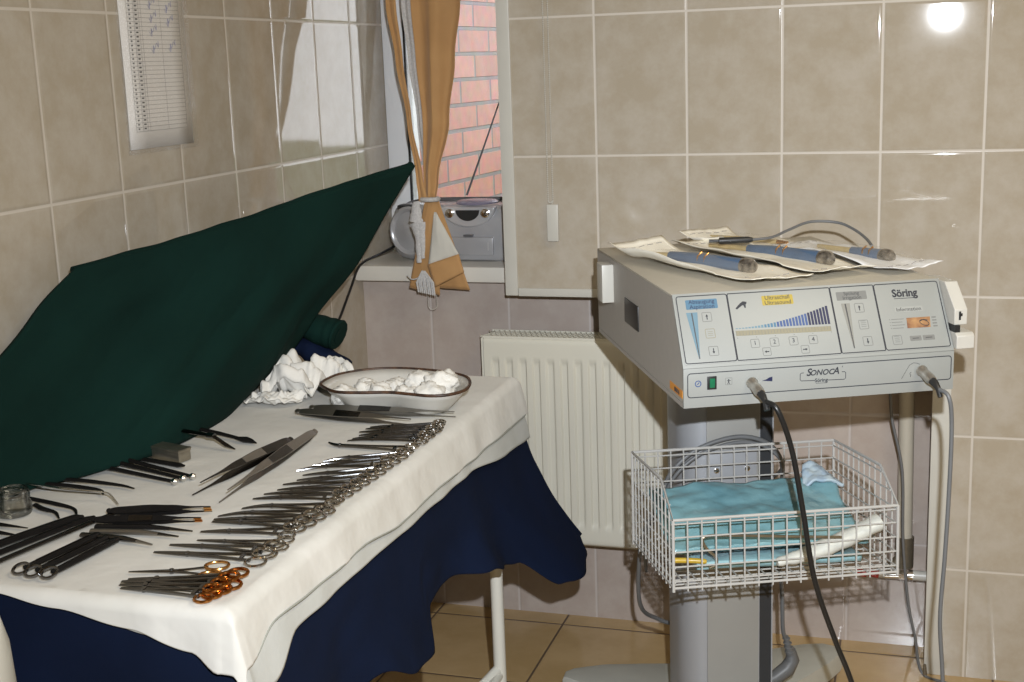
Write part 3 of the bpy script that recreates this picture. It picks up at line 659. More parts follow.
g3 = MB(); g3.tube([gsurf(1.0, 0.35 + 0.65 * i / 30) + Vector((-0.003, 0.004, 0)) for i in range(31)], 0.007, 10); g3.build('folded_edge', M['green'], gd)
g4 = MB()
g4.tube([Vector(p) - o5 for p in smooth_path([(0.09, -0.50, 0.868), (0.14, -0.492, 0.859), (0.182, -0.488, 0.844), (0.208, -0.487, 0.838), (0.218, -0.487, 0.835)])], [0.026 + 0.012 * min(1, i / 16) - (0.016 if i > 30 else 0) + 0.001 * math.sin(i) for i in range(33)], 14, flat=0.8)
g4.build('drape_end', M['green'], gd)

# ------------------------------------------------------------------ kidney dish
kd = thing('kidney_dish', 'cream enamel kidney dish with chipped brown rim holding gauze swabs', 'dish', (0.43, -0.70, ZC))
o6 = Vector((0.43, -0.70, 0.0))
rim_pts = [(0.300, -0.752), (0.287, -0.721), (0.293, -0.662), (0.335, -0.617), (0.389, -0.600), (0.462, -0.608), (0.526, -0.636), (0.555, -0.680), (0.566, -0.737), (0.548, -0.776), (0.517, -0.788), (0.480, -0.782), (0.440, -0.776), (0.389, -0.786), (0.343, -0.787)]
cl = rim_pts + [rim_pts[0]]
def closed_spline(P, n=5):
    k = len(P); out = []
    for i in range(k):
        p0, p1, p2, p3 = (Vector((*P[(i + d) % k], 0)) for d in (-1, 0, 1, 2))
        for j in range(n):
            t = j / n; out.append(0.5 * ((2 * p1) + (p2 - p0) * t + (2 * p0 - 5 * p1 + 4 * p2 - p3) * t * t + (3 * p1 - p0 - 3 * p2 + p3) * t ** 3))
    return out
rim = closed_spline(rim_pts); cen = Vector((0.432, -0.695, 0))
def inset(p, d):
    v = p - cen; L_ = v.length; return cen + v * max(0.05, (L_ - d) / L_)
RZ = 0.800
prof = [(0.0, RZ), (0.012, RZ - 0.012), (0.026, RZ - 0.027), (0.040, ZC + 0.004), (0.050, ZC + 0.0005), (0.075, ZC + 0.0005)]
def dishmesh(dz, di):
    m = MB(); n = len(rim); vs, fs = [], []
    for (d, z) in prof:
        for p in rim: q = inset(p, d + di); vs.append((q.x - o6.x, q.y - o6.y, z + dz - ZC))
    for i in range(len(prof) - 1):
        for j in range(n): fs.append((i * n + j, i * n + (j + 1) % n, (i + 1) * n + (j + 1) % n, (i + 1) * n + j))
    fs.append(tuple(range((len(prof) - 1) * n, len(prof) * n)))
    return m.add(vs, fs)
dm = dishmesh(0, 0); dm.build('bowl', M['enamel'], kd, solid=0.0016, soff=-1)
rm = MB(); rm.tube([(p.x - o6.x, p.y - o6.y, RZ - ZC + 0.0005) for p in rim], 0.0028, 8, True); rm.build('rim', M['rust_rim'], kd)

def crumple(r, seed, sx=1.0, sy=1.0, sz=1.0, amp=0.35, sub=4):
    bm = bmesh.new(); bmesh.ops.create_icosphere(bm, subdivisions=sub, radius=1.0)
    for v in bm.verts:
        d = v.co.normalized()
        k = 1 + amp * noise.noise(d * 1.6 + Vector((seed, 0, 0))) + amp * 0.7 * abs(noise.noise(d * 3.4 + Vector((0, seed, 0)))) + amp * 0.35 * noise.noise(d * 8 + Vector((0, 0, seed)))
        v.co = Vector((d.x * r * k * sx, d.y * r * k * sy, d.z * r * k * sz))
    m = min(v.co.z for v in bm.verts)
    for v in bm.verts: v.co.z -= m
    bm.verts.index_update(); o = MB(); o.add([v.co.copy() for v in bm.verts], [[x.index for x in f.verts] for f in bm.faces]); bm.free(); return o
swabs = [(0.333, -0.735, 0.017, 'at the left end of the kidney dish'), (0.362, -0.700, 0.016, 'second from the left in the kidney dish'), (0.345, -0.662, 0.015, 'at the back left of the kidney dish'), (0.400, -0.725, 0.018, 'left of the middle in the kidney dish'),
         (0.405, -0.665, 0.018, 'at the back of the kidney dish, left of middle'), (0.448, -0.722, 0.017, 'at the front middle of the kidney dish'), (0.455, -0.668, 0.021, 'tall, at the back middle of the kidney dish'), (0.497, -0.732, 0.021, 'large, at the front right of the kidney dish'),
         (0.502, -0.682, 0.022, 'large, at the back right of the kidney dish')]
for i, (x, y, r, wh) in enumerate(swabs):
    o = crumple(r * 1.12, i * 3.7 + 1, 1.2, 1.1, 0.95, 0.33).build('gauze_swab', M['gauze'], sharp=False); o.location = (x, y, ZC + 0.0025 + (0.006 if r > 0.02 else 0.0)); o.rotation_euler = (0, 0, i * 1.3)
    tag(o, 'crumpled white gauze swab ' + wh, 'gauze', 'gauze swabs in the dish')

# loose pleated gauze beside the drape
def pleat(w, l, h, n, seed):
    def f(u, v):
        z = h * (0.45 + 0.55 * math.sin(PI * min(1, max(0.02, u)))) * (0.6 + 0.4 * math.sin(n * PI * v + seed) ) 
        return Vector(((u - 0.5) * w + 0.014 * N3(u * 3, v * 4, seed), (v - 0.5) * l + 0.010 * math.sin(7 * u + seed) + 0.008 * N3(u * 5, v * 5, seed + 3), max(0.003, z + 0.014 * N3(u * 5, v * 6, seed + 7) + 0.006 * N3(u * 14, v * 14, seed))))
    return MB().grid(f, 36, 44)
for i, (x, y, z, w, l, h, n, rz, lab) in enumerate((
        (0.168, -0.632, 0, 0.095, 0.16, 0.066, 6, 0.5, 'pleated white gauze heap leaning against the green drape'),
        (0.222, -0.628, 0, 0.070, 0.14, 0.060, 5, -0.25, 'crumpled white gauze strip left of the kidney dish'),
        (0.262, -0.585, 0.0, 0.06, 0.11, 0.048, 5, 0.7, 'white gauze tuft behind the left end of the kidney dish'),
        (0.190, -0.725, 0, 0.10, 0.060, 0.018, 4, 0.15, 'flat white gauze piece in front of the pleated gauze heap'))):
    o = pleat(w, l, h, n, i * 2.3).build('gauze_pad', M['gauze'], solid=0.002, sharp=False); o.location = (x, y, ZC + 0.002 + z); o.rotation_euler = (0, 0, rz)
    tag(o, lab, 'gauze', 'loose gauze on the table')

# ------------------------------------------------------------------ ring-handled instruments
def make_clamp(name, L, bend=0.0, jaw=0.30, rr=0.0088, wj=0.0031, ring_m='steel_glint', body_m='steel', blade=False, up_bend=0.0, spread=0.85):
    """tip at the origin, ring handles towards +X"""
    root = bpy.data.objects.new(name, None); C.objects.link(root); root.empty_display_size = 0.01
    for sy in (1, -1):
        pts, rs = [], []
        J = jaw * L; Rc = L - rr
        for i in range(22):
            t = i / 21; x = t * (L - 2 * rr)
            if x < J:
                k = 1 - x / J; y = sy * (0.0011 if not blade else 0.0006) + bend * k ** 1.8; z = up_bend * k ** 2; r = lerp(0.0007, wj, (x / J) ** 0.7)
                if blade: r = lerp(0.0006, 0.0036, (x / J) ** 0.8)
            else:
                k = (x - J) / (L - 2 * rr - J); y = sy * (0.0011 + (0.0085 * spread) * k ** 1.3); z = 0; r = lerp(wj, 0.0024, min(1, k * 2))
            pts.append((x, y, z)); rs.append(r)
        a = MB(); a.tube(pts, rs, 8, flat=(0.45 if blade else 0.75), up=(0, 0, 1)); arm = a.build('blade' if blade else 'arm', M[body_m], root)
        g = MB(); g.ring((Rc - 0.002, sy * (0.0096 * spread + 0.0030), 0), rr, 0.0019, n=22, m=8, sx=1.25, sy=0.95); ro = g.build('ring_handle', M[ring_m], root)
        if ring_m.startswith('gold'): ro['label'] = 'gold ring handle'
    p = MB(); p.lathe([(0.0030, -0.0026), (0.0034, -0.0016), (0.0034, 0.0016), (0.0030, 0.0026)], 14, (jaw * L, 0, 0)); p.build('pivot_screw', M[body_m], root)
    if not blade:
        q = MB(); q.box((L * 0.76, -0.0065, -0.0011), (L * 0.76 + 0.0045, 0.0065, 0.0011)); q.build('ratchet', M[body_m], root)
    return root
def place(o, tip, end, roll, zoff=0.0):
    L_ = math.hypot(end[0] - tip[0], end[1] - tip[1]); yaw = math.atan2(end[1] - tip[1], end[0] - tip[0])
    h = 0.0215 * abs(math.sin(roll)); pit = math.asin(min(0.4, h / L_))
    o.location = (tip[0], tip[1], ZC + 0.0026 + zoff)
    o.rotation_mode = 'XYZ'
    o.rotation_euler = (Matrix.Rotation(yaw, 3, 'Z') @ Matrix.Rotation(-pit, 3, 'Y') @ Matrix.Rotation(roll, 3, 'X')).to_euler()
def settle(o, z):
    rot = o.rotation_euler.to_matrix(); m_ = 1e9
    def walk(q):
        nonlocal m_
        for c in q.children:
            if c.type == 'MESH':
                for v in c.data.vertices: m_ = min(m_, (rot @ (v.co * o.scale.x)).z)
            walk(c)
    walk(o); o.location.z = z - m_
protos = {}
def clamp(key, tip, end, roll, label, group, zoff=0.0, name='hemostat_clamp', cat='clamp', **kw):
    k = (key, tuple(sorted(kw.items())))
    L_ = math.hypot(end[0] - tip[0], end[1] - tip[1])
    if k not in protos:
        o = make_clamp(name, L_, **kw); protos[k] = (o, L_)
    else:
        o = copy_tree(protos[k][0]); s_ = L_ / protos[k][1]; o.scale = (s_, s_, s_)
    place(o, tip, end, roll + rnd.uniform(-0.03, 0.03), zoff); settle(o, ZC + 0.0006); tag(o, label, cat, group); return o
ORD = ['first', 'second', 'third', 'fourth', 'fifth', 'sixth', 'seventh', 'eighth', 'ninth', 'tenth']
# row beside the dish
for i in range(6):
    y = -0.912 + i * 0.0165
    lab = ('nearest of the six clamps bunched by the kidney dish' if i == 0 else 'clamp closest to the kidney dish in the bunch of six' if i == 5 else '%s clamp from the front in the bunch beside the kidney dish' % ORD[i])
    clamp('A', (0.425 + 0.003 * (i % 3), y - 0.004 * (i % 2) - 0.012, ), (0.561 - 0.004 * (i % 2), y + 0.003), 0.19, lab, 'clamps by the kidney dish', bend=-0.006 if i < 3 else -0.002)
# single clamp with a bent tip
clamp('S', (0.402, -0.962), (0.560, -0.968), 0.15, 'single clamp with sharply bent tip lying alone between two rows', None, bend=0.010, jaw=0.16)
# the long row of nine
rowB = [(0.424, -1.228), (0.430, -1.206), (0.440, -1.184), (0.437, -1.160), (0.448, -1.137), (0.446, -1.113), (0.424, -1.086), (0.438, -1.058), (0.444, -1.034)]
for i, (x, y) in enumerate(rowB):
    e = (0.546 + 0.0016 * i, -1.206 + 0.0262 * i)
    lab = ('frontmost of the nine clamps in the long middle row' if i == 0 else 'rearmost of the nine clamps in the long middle row' if i == 8 else '%s clamp from the front in the long middle row of nine' % ORD[i])
    clamp('B%d' % (i > 5), (x - 0.012, y), e, 0.20, lab, 'clamps in the long middle row', bend=-0.010 if i > 5 else -0.003)
# row of five
rowC = [((0.408, -1.368), (0.541, -1.350), -0.001), ((0.404, -1.330), (0.546, -1.326), -0.001), ((0.402, -1.322), (0.549, -1.302), -0.001), ((0.398, -1.296), (0.553, -1.280), -0.011), ((0.416, -1.262), (0.556, -1.256), -0.009)]
for i, (a, b, bd_) in enumerate(rowC):
    lab = ('frontmost of five clamps in the row behind the gold-ringed scissors', 'second clamp from the front in the row of five', 'middle clamp in the row of five', 'fourth clamp from the front in the row of five, tip curved', 'rearmost clamp in the row of five, tip curved')[i]
    clamp('C%d' % (i > 2), a, b, 0.20, lab, 'row of five clamps', bend=bd_)
# three long straight ones
for i, (a, b) in enumerate((((0.388, -1.450), (0.549, -1.446)), ((0.394, -1.422), (0.551, -1.420)), ((0.420, -1.398), (0.553, -1.394)))):
    lab = ('frontmost of three long clamps behind the gold-ringed scissors', 'middle one of three long clamps behind the gold-ringed scissors', 'rear short one of three clamps behind the gold-ringed scissors')[i]
    clamp('D', a, b, 0.20, lab, 'three long clamps', rr=0.0108)
# gold scissors and gold needle holders
clamp('G', (0.394, -1.516), (0.512, -1.490), 0.08, 'small scissors with gold ring handles lying alone at the front', None, name='scissors', cat='scissors', ring_m='gold', blade=True, jaw=0.45, rr=0.0118, spread=1.15)
for i, (a, b) in enumerate((((0.414, -1.564), (0.541, -1.562)), ((0.407, -1.5555), (0.545, -1.547)), ((0.404, -1.547), (0.549, -1.532)), ((0.408, -1.539), (0.553, -1.516)))):
    lab = ('frontmost of four needle holders with copper gold rings', 'second of four gold-ringed needle holders from the front edge', 'third of four gold-ringed needle holders from the front edge', 'rearmost of four needle holders with copper gold rings')[i]
    clamp('H', a, b, 0.20, lab, 'gold-ringed needle holders', name='needle_holder', cat='needle holder', ring_m='gold_red', rr=0.0088, jaw=0.25, wj=0.0026)

# ------------------------------------------------------------------ forceps (tweezers)
def make_forceps(name, L, w, gap, body='steel_matt', grip='steel_dark', twist=R(55)):
    """closed end at +X, tips at the origin"""
    root = bpy.data.objects.new(name, None); C.objects.link(root); root.empty_display_size = 0.01
    for sy in (1, -1):
        def wid(t): return w * interp([(0, 0.10), (0.15, 0.18), (0.4, 0.75), (0.6, 1.0), (0.9, 0.85), (1.0, 0.55)], t)
        def off(t): return sy * gap * math.sin(PI * min(1, 0.12 + 0.88 * (1 - t) ** 0.9) * 0.5 + 0.0) * (1 if t < 0.999 else 0)
        def strip(t0, t1, ex, n, lift):
            m = MB(); vs, fs = [], []
            for i in range(n + 1):
                t = lerp(t0, t1, i / n); h = wid(t) * 0.5 * ex; y = off(t) + sy * lift
                vs += [(t * L, y - 0.0006, -h), (t * L, y + 0.0006, -h), (t * L, y + 0.0006, h), (t * L, y - 0.0006, h)]
            for i in range(n):
                for j in range(4): fs.append((i * 4 + j, i * 4 + (j + 1) % 4, (i + 1) * 4 + (j + 1) % 4, (i + 1) * 4 + j))
            fs += [(0, 1, 2, 3), tuple(n * 4 + j for j in (3, 2, 1, 0))]
            return m.add(vs, fs)
        arm = strip(0, 1, 1.0, 24, 0.0).build('arm', M[body], root)
        strip(0.44, 0.66, 0.86, 8, 0.0009).build('grip', M[grip], arm)
    e = MB(); e.lathe([(w * 0.30, -0.0022), (w * 0.30, 0.0022)], 16, (L - 0.001, 0, 0), Matrix.Rotation(R(90), 3, 'X')); e.build('joint', M[body], root)
    root.rotation_mode = 'XYZ'; return root
def put_forceps(o, tip, end, roll, w, z=0.0, pitch=0.0):
    yaw = math.atan2(end[1] - tip[1], end[0] - tip[0])
    o.location = (tip[0], tip[1], ZC + 0.003 + z)
    o.rotation_euler = (Matrix.Rotation(yaw, 3, 'Z') @ Matrix.Rotation(-pitch, 3, 'Y') @ Matrix.Rotation(roll, 3, 'X')).to_euler()
def forceps(tip, end, w, gap, roll, label, group=None, z=0.0, pitch=0.0, body='steel_matt', grip='steel_dark'):
    L_ = math.hypot(end[0] - tip[0], end[1] - tip[1]); o = make_forceps('tissue_forceps', L_, w, gap, body, grip)
    put_forceps(o, tip, end, roll, w, z, pitch); settle(o, ZC + 0.0008); tag(o, label, 'forceps', group); return o
forceps((0.555, -0.765), (0.287, -0.774), 0.015, 0.006, R(60), 'long grey tissue forceps lying right against the kidney dish', 'long forceps by the dish', 0.003, 0.010)
forceps((0.500, -0.828), (0.275, -0.806), 0.016, 0.007, R(60), 'long grey tissue forceps in front of the pair touching the kidney dish', 'long forceps by the dish', 0.003, 0.012)
forceps((0.325, -1.235), (0.352, -0.985), 0.0155, 0.013, R(-52), 'long tissue forceps lying diagonally, dark one on the left of two', 'crossed forceps', 0.003, 0.012, 'steel_dark', 'steel_matt')
forceps((0.380, -1.255), (0.371, -0.935), 0.0165, 0.012, R(-52), 'longest tissue forceps lying diagonally, pale end toward the kidney dish', 'crossed forceps', 0.003, 0.012)

# ------------------------------------------------------------------ the left half of the table
def rods(name, cat, label, group, parts, origin):
    """parts: list of (part name, material, points, radii, flat); the first is the body"""
    t = thing(name, label, cat, origin, group=group); o = Vector(origin)
    for (pn_, m_, pts, r, fl) in parts:
        b = MB(); b.tube([Vector(p) - o for p in pts], r, 10, flat=fl, up=(0, 0, 1)); b.build(pn_, M[m_], t)
    return t
z = ZC + 0.0045
rods('retractor', 'retractor', 'dark retractor with a barbed end, rearmost on the left of the cloth', 'left-side retractors',
     [('shaft', 'black_steel', [(0.10, -0.925, z + 0.01), (0.20, -0.947, z + 0.003), (0.245, -0.962, z + 0.001)], [0.0055, 0.005, 0.0042], 0.6),
      ('tip', 'black_steel', [(0.240, -0.961, z + 0.001), (0.258, -0.966, z + 0.001), (0.268, -0.968, z), (0.284, -0.976, z - 0.001)], [0.005, 0.009, 0.007, 0.0015], 0.5)], (0.18, -0.95, ZC))
rods('retractor', 'retractor', 'steel retractor with jointed end beside the small metal box', 'left-side retractors',
     [('shaft', 'steel_dark', [(0.10, -0.985, z + 0.021), (0.17, -0.998, z + 0.0198), (0.222, -1.006, z + 0.017)], [0.006, 0.006, 0.005], 0.5),
      ('joint', 'steel', [(0.212, -1.004, z + 0.017), (0.226, -1.007, z + 0.017)], [0.0055, 0.0055], 0.8),
      ('tip', 'steel_dark', [(0.226, -1.007, z + 0.016), (0.25, -1.012, z + 0.004), (0.266, -1.014, z - 0.001)], [0.004, 0.005, 0.0015], 0.5)], (0.18, -1.0, ZC))
t = thing('metal_box', 'small worn steel box on the cloth beside the green drape', 'box', (0.155, -1.064, ZC), R(-16))
b = MB(); b.box((-0.055, -0.013, 0.0005), (0.062, 0.013, 0.020), bev=0.002); b.build('body', M['box_steel'], t)
b = MB(); b.box((-0.056, -0.014, 0.0165), (0.063, 0.014, 0.0215), bev=0.001); b.build('lid', M['box_steel'], t)
rods('flat_handle', 'instrument', 'flat dark handle lying in front of the small steel box', None, [('blade', 'black_steel', [(0.10, -1.085, z), (0.17, -1.100, z), (0.222, -1.112, z), (0.232, -1.114, z)], [0.006, 0.006, 0.0065, 0.003], 0.5)], (0.17, -1.10, ZC))
for i, (a, c, d, lab) in enumerate((((0.075, -1.104, z + 0.012), (0.17, -1.130, z + 0.004), (0.272, -1.160, z), 'rear one of three slim dark probes with bright ball ends'),
                                    ((0.070, -1.120, z + 0.010), (0.16, -1.143, z + 0.004), (0.262, -1.171, z), 'middle one of three slim dark probes with bright ball ends'),
                                    ((0.066, -1.142, z + 0.006), (0.15, -1.160, z + 0.002), (0.258, -1.188, z), 'front one of three slim dark probes with bright ball ends'))):
    b0 = Vector(d) 
    rods('ball_probe', 'probe', lab, 'ball-ended probes', [('shaft', 'black_steel', [a, c, d], [0.0042, 0.0042, 0.0032], 0.8),
         ('ball_end', 'chrome', [b0 + Vector((-0.004, 0.001, 0)), b0 + Vector((0, 0, 0)), b0 + Vector((0.005, -0.0013, 0)), b0 + Vector((0.008, -0.002, 0))], [0.002, 0.0052, 0.0052, 0.002], 1.0)], tuple(Vector(c) * 1.0))
rods('bent_probe', 'probe', 'bright slim steel probe with bent tip beside the glass jar', None,
     [('shaft', 'chrome', smooth_path([(0.075, -1.286, z + 0.018), (0.14, -1.288, z + 0.014), (0.197, -1.279, z + 0.010)]), 0.0019, 0.8), ('tip', 'chrome', smooth_path([(0.197, -1.279, z + 0.010), (0.212, -1.282, z + 0.008), (0.234, -1.296, z - 0.001)]), 0.0015, 0.8)], (0.15, -1.285, ZC))
for i, (pts, lab) in enumerate((
        ([(0.07, -1.225, z + 0.006), (0.13, -1.222, z + 0.004), (0.186, -1.219, z), (0.215, -1.226, z - 0.001)], 'rearmost dark curved clamp jaw under the edge of the green drape'),
        ([(0.065, -1.250, z + 0.006), (0.12, -1.245, z + 0.003), (0.170, -1.248, z + 0.001), (0.187, -1.262, z)], 'second dark curved jaw behind the bright bent probe'),
        ([(0.095, -1.308, z + 0.003), (0.14, -1.317, z + 0.002), (0.180, -1.326, z), (0.204, -1.350, z)], 'dark curved hook in front of the bright bent probe'),
        ([(0.118, -1.326, z + 0.001), (0.14, -1.337, z), (0.165, -1.346, z), (0.186, -1.366, z)], 'dark curved hook nearest the glass jar'))):
    rods('curved_hook', 'hook', lab, 'dark curved hooks', [('shaft', 'black_steel', smooth_path(pts), [0.0045 - 0.003 * max(0, (k - 10) / 14) for k in range(25)], 0.6)], pts[1])
# small glass jar with screw thread
jr = thing('glass_jar', 'small clear glass jar with screw thread at the left edge', 'jar', (0.106, -1.356, ZC))
b = MB(); b.lathe([(0.016, 0.0006), (0.0225, 0.002), (0.0245, 0.006), (0.0245, 0.017), (0.0215, 0.022), (0.0215, 0.024), (0.0232, 0.0255), (0.0215, 0.027), (0.0232, 0.030), (0.0215, 0.032), (0.0225, 0.035), (0.0215, 0.038), (0.0195, 0.0385), (0.0190, 0.024), (0.0215, 0.016), (0.0215, 0.006), (0.014, 0.0035)], 40, close_ends=True); b.build('body', M['glass'], jr)
b = MB(); b.ring((0, 0, 0.0375), 0.0208, 0.0012, n=32, m=6); b.ring((0, 0, 0.0285), 0.0224, 0.0008, n=32, m=6); b.build('thread', M['glass'], jr)
# tips at the left edge, in front of the jar
for i, (pts, lab) in enumerate((([(0.03, -1.402, z), (0.12, -1.405, z), (0.166, -1.407, z - 0.001)], 'dark pointed tip in front of the glass jar, rear of two'), ([(0.04, -1.428, z), (0.14, -1.433, z), (0.183, -1.437, z - 0.001)], 'dark pointed tip in front of the glass jar, front of two'))):
    rods('pointed_blade', 'blade', lab, 'dark pointed blades', [('blade', 'black_steel', pts, [0.005, 0.0045, 0.001], 0.5)], pts[1])
# long black forceps handles running to the front edge
for i, (a, b_, c, d, w, m_, lab) in enumerate((
        ((0.150, -1.560), (0.180, -1.455), (0.205, -1.375), (0.216, -1.353), 0.0085, 'black_steel', 'long black blade, leftmost of three leading to the front edge'),
        ((0.180, -1.562), (0.205, -1.465), (0.224, -1.380), (0.232, -1.350), 0.0062, 'black_steel', 'long black blade, middle one of three leading to the front edge'),
        ((0.208, -1.562), (0.226, -1.470), (0.245, -1.370), (0.257, -1.318), 0.0046, 'steel_dark', 'slim dark steel rod, rightmost of three leading to the front edge'))):
    pts = smooth_path([(*a, z + 0.002), (*b_, z + 0.002), (*c, z + 0.001), (*d, z)], 6)
    rods('long_blade', 'blade', lab, 'long black blades', [('blade', m_, pts, [w * (1 if k < 15 else 1 - 0.5 * (k - 15) / 3) for k in range(19)], 0.55)], (*b_, ZC))
# three black ring-handled rods
for i, (a, c, lab) in enumerate((((0.262, -1.552), (0.281, -1.412), 'left one of three black rods with steel rings near the front'), ((0.283, -1.556), (0.299, -1.420), 'middle one of three black rods with steel rings near the front'), ((0.306, -1.556), (0.318, -1.424), 'right one of three black rods with steel rings near the front'))):
    A, B_ = Vector((*a, z + 0.002)), Vector((*c, z + 0.001)); d = (B_ - A).normalized(); pr = Vector((d.y, -d.x, 0))
    t = thing('black_clamp', lab, 'clamp', (a[0], a[1], ZC), group='black rods with rings'); o = Vector((a[0], a[1], ZC))
    b = MB(); b.tube([A + d * 0.012 - o, A + d * 0.09 - o, B_ - d * 0.004 - o, B_ - o], [0.0055, 0.0062, 0.006, 0.004], 12, flat=0.65, up=(0, 0, 1)); b.build('shaft', M['black_steel'], t)
    b = MB(); b.tube([A + d * 0.03 + Vector((0, 0, 0.0042)) - o, B_ - d * 0.02 + Vector((0, 0, 0.0045)) - o], 0.0008, 6); b.build('groove', M['steel_dark'], t)
    b = MB(); b.ring(A + d * 0.004 - o + Vector((0, 0, 0.002)), 0.0095, 0.0021, tuple(pr), tuple((d + Vector((0, 0, 0.45))).normalized()), n=20, m=7, sx=1.1); b.build('ring_handle', M['steel'], t)
# two dark tissue forceps with gilt ends and slim handles in front of them
forceps((0.384, -1.297), (0.247, -1.338), 0.012, 0.006, R(50), 'dark forceps with gilt tips, rear of the pair beside the bent probe', 'dark forceps with gilt tips', 0.002, 0.01, 'black_steel', 'black_steel')
forceps((0.392, -1.337), (0.244, -1.372), 0.011, 0.005, R(50), 'dark forceps with reddish tips, front of the pair', 'dark forceps with gilt tips', 0.002, 0.01, 'black_steel', 'steel_dark')
for (x, y, m_) in ((0.384, -1.297, 'gold'), (0.392, -1.337, 'gold_red')):
    o = [q for q in S.objects if q.get('category') == 'forceps' and (q.location.xy - Vector((x, y))).length < 1e-3][0]
    b = MB(); b.tube([(0.0, 0.003, 0), (0.010, 0.0035, 0)], 0.0018, 8); b.tube([(0.0, -0.003, 0), (0.010, -0.0035, 0)], 0.0018, 8); e = b.build('tip', M[m_], o); e['label'] = 'gilt tip' if m_ == 'gold' else 'reddish tip'
for i, (a, b_, c, m1, m2, lab) in enumerate((
        ((0.258, -1.385), (0.330, -1.372), (0.398, -1.372), 'black_steel', 'steel_dark', 'dark scalpel handle, rearmost of three in front of the dark forceps'),
        ((0.262, -1.402), (0.330, -1.392), (0.390, -1.394), 'steel_matt', 'steel_dark', 'scalpel handle with bright knurled grip, middle of three'),
        ((0.258, -1.417), (0.320, -1.418), (0.372, -1.428), 'steel_dark', 'steel_matt', 'slim pale steel handle, front one of three by the black rods'))):
    rods('scalpel_handle', 'scalpel handle', lab, 'scalpel handles', [('handle', m1 if i else 'black_steel', [(*a, z), (*b_, z), ((b_[0] + c[0]) / 2, (b_[1] + c[1]) / 2, z)], [0.0052, 0.0056, 0.0035], 0.6), ('neck', m2, [((b_[0] + c[0]) / 2, (b_[1] + c[1]) / 2, z), (*c, z - 0.001)], [0.0032, 0.0014], 0.6)], (*b_, ZC))

# ------------------------------------------------------------------ white bin at the left front
bn = thing('waste_bin', 'white domed waste bin cut off by the left edge of the photo', 'bin', (0.248, -1.80, 0.0))
b = MB(); b.lathe([(0.120, 0.0), (0.128, 0.006), (0.148, 0.66), (0.150, 0.68)], 48); b.build('body', M['white_metal'], bn)
b = MB(); b.lathe([(0.151, 0.681), (0.153, 0.70), (0.151, 0.745), (0.142, 0.785), (0.122, 0.815), (0.09, 0.835), (0.03, 0.842), (0.004, 0.843)], 48); b.build('lid', M['white_metal'], bn)
b = MB(); b.box((-0.03, -0.165, 0.012), (0.03, -0.118, 0.026), bev=0.004); b.build('pedal', M['black_plastic'], bn)

# ------------------------------------------------------------------ ultrasound unit
PSI = 0.4433; DO = (0.980, -0.927, 0.0); Z0, H, HL, SL, D, W = 0.841, 0.158, 0.055, 0.061, 0.602, 0.430
un = thing('ultrasound_generator', 'beige surgical ultrasound generator with sloping control panel on a trolley', 'medical device', DO, PSI)
def prof_dev(i=0.0): return [(0.0 + i, Z0 + i), (0.0 + i, Z0 + HL), (SL + i, Z0 + H - i), (D - i, Z0 + H - i), (D - i, Z0 + i)]
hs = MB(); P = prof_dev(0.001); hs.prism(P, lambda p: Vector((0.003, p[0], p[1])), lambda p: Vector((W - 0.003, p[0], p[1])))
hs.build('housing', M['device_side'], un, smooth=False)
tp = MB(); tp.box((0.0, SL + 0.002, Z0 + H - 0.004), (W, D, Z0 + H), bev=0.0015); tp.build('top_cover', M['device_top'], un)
for xs in (0.0, W - 0.0032):
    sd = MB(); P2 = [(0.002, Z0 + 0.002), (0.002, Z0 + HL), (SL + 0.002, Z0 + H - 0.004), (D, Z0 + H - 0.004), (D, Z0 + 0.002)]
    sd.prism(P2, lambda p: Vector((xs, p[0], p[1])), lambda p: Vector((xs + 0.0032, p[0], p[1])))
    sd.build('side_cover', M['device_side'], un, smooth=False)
SU = Vector((0, SL, H - HL)); LS = SU.length; SU.normalize(); NU = Vector((1, 0, 0)).cross(SU)
FU = Matrix(((1, SU.x, NU.x, 0), (0, SU.y, NU.y, 0), (0, SU.z, NU.z, Z0 + HL), (0, 0, 0, 1)))     # u, up the slope, out
FL = Matrix(((1, 0, 0, 0), (0, 0, -1, 0), (0, 1, 0, Z0), (0, 0, 0, 1)))                             # lower strip
b = MB(FU); b.box((0.0, 0.0, -0.004), (W, LS, 0.0012), bev=0.001); b.build('bezel', M['front'], un)
fp = MB(FU); fp.box((0.0034, 0.005, 0.0), (W - 0.0034, LS - 0.003, 0.0018), bev=0.0005); fpo = fp.build('control_panel', M['front'], un)
lp = MB(FL); lp.box((0.0, -0.006, -0.004), (W, HL, 0.0014), bev=0.0012); lpo = lp.build('lower_panel', M['front'], un)
b = MB(); b.box((0.0, 0.001, Z0 - 0.006), (W, D, Z0 + 0.001)); b.build('base_plate', M['device_side'], un, smooth=False)
def rrect(u0, v0, u1, v1, r=0.004, n=4):
    out = []
    for cx, cy, a0 in ((u1 - r, v1 - r, 0), (u0 + r, v1 - r, 90), (u0 + r, v0 + r, 180), (u1 - r, v0 + r, 270)):
        for k in range(n + 1): a = R(a0 + 90 * k / n); out.append((cx + r * math.cos(a), cy + r * math.sin(a)))
    return out
def outline(mb, poly, w, h, closed=True):
    n = len(poly); vs, fs = [], []
    for i in range(n):
        p = Vector((*poly[i], 0)); a = Vector((*poly[(i - 1) % n], 0)); c = Vector((*poly[(i + 1) % n], 0))
        if not closed: a = p if i == 0 else a; c = p if i == n - 1 else c
        t_ = (c - a).normalized(); q = Vector((-t_.y, t_.x, 0)) * w * 0.5
        vs += [(p.x + q.x, p.y + q.y, h), (p.x - q.x, p.y - q.y, h)]
    for i in range(n if closed else n - 1):
        j = (i + 1) % n; fs.append((2 * i, 2 * i + 1, 2 * j + 1, 2 * j))
    return mb.add(vs, fs)
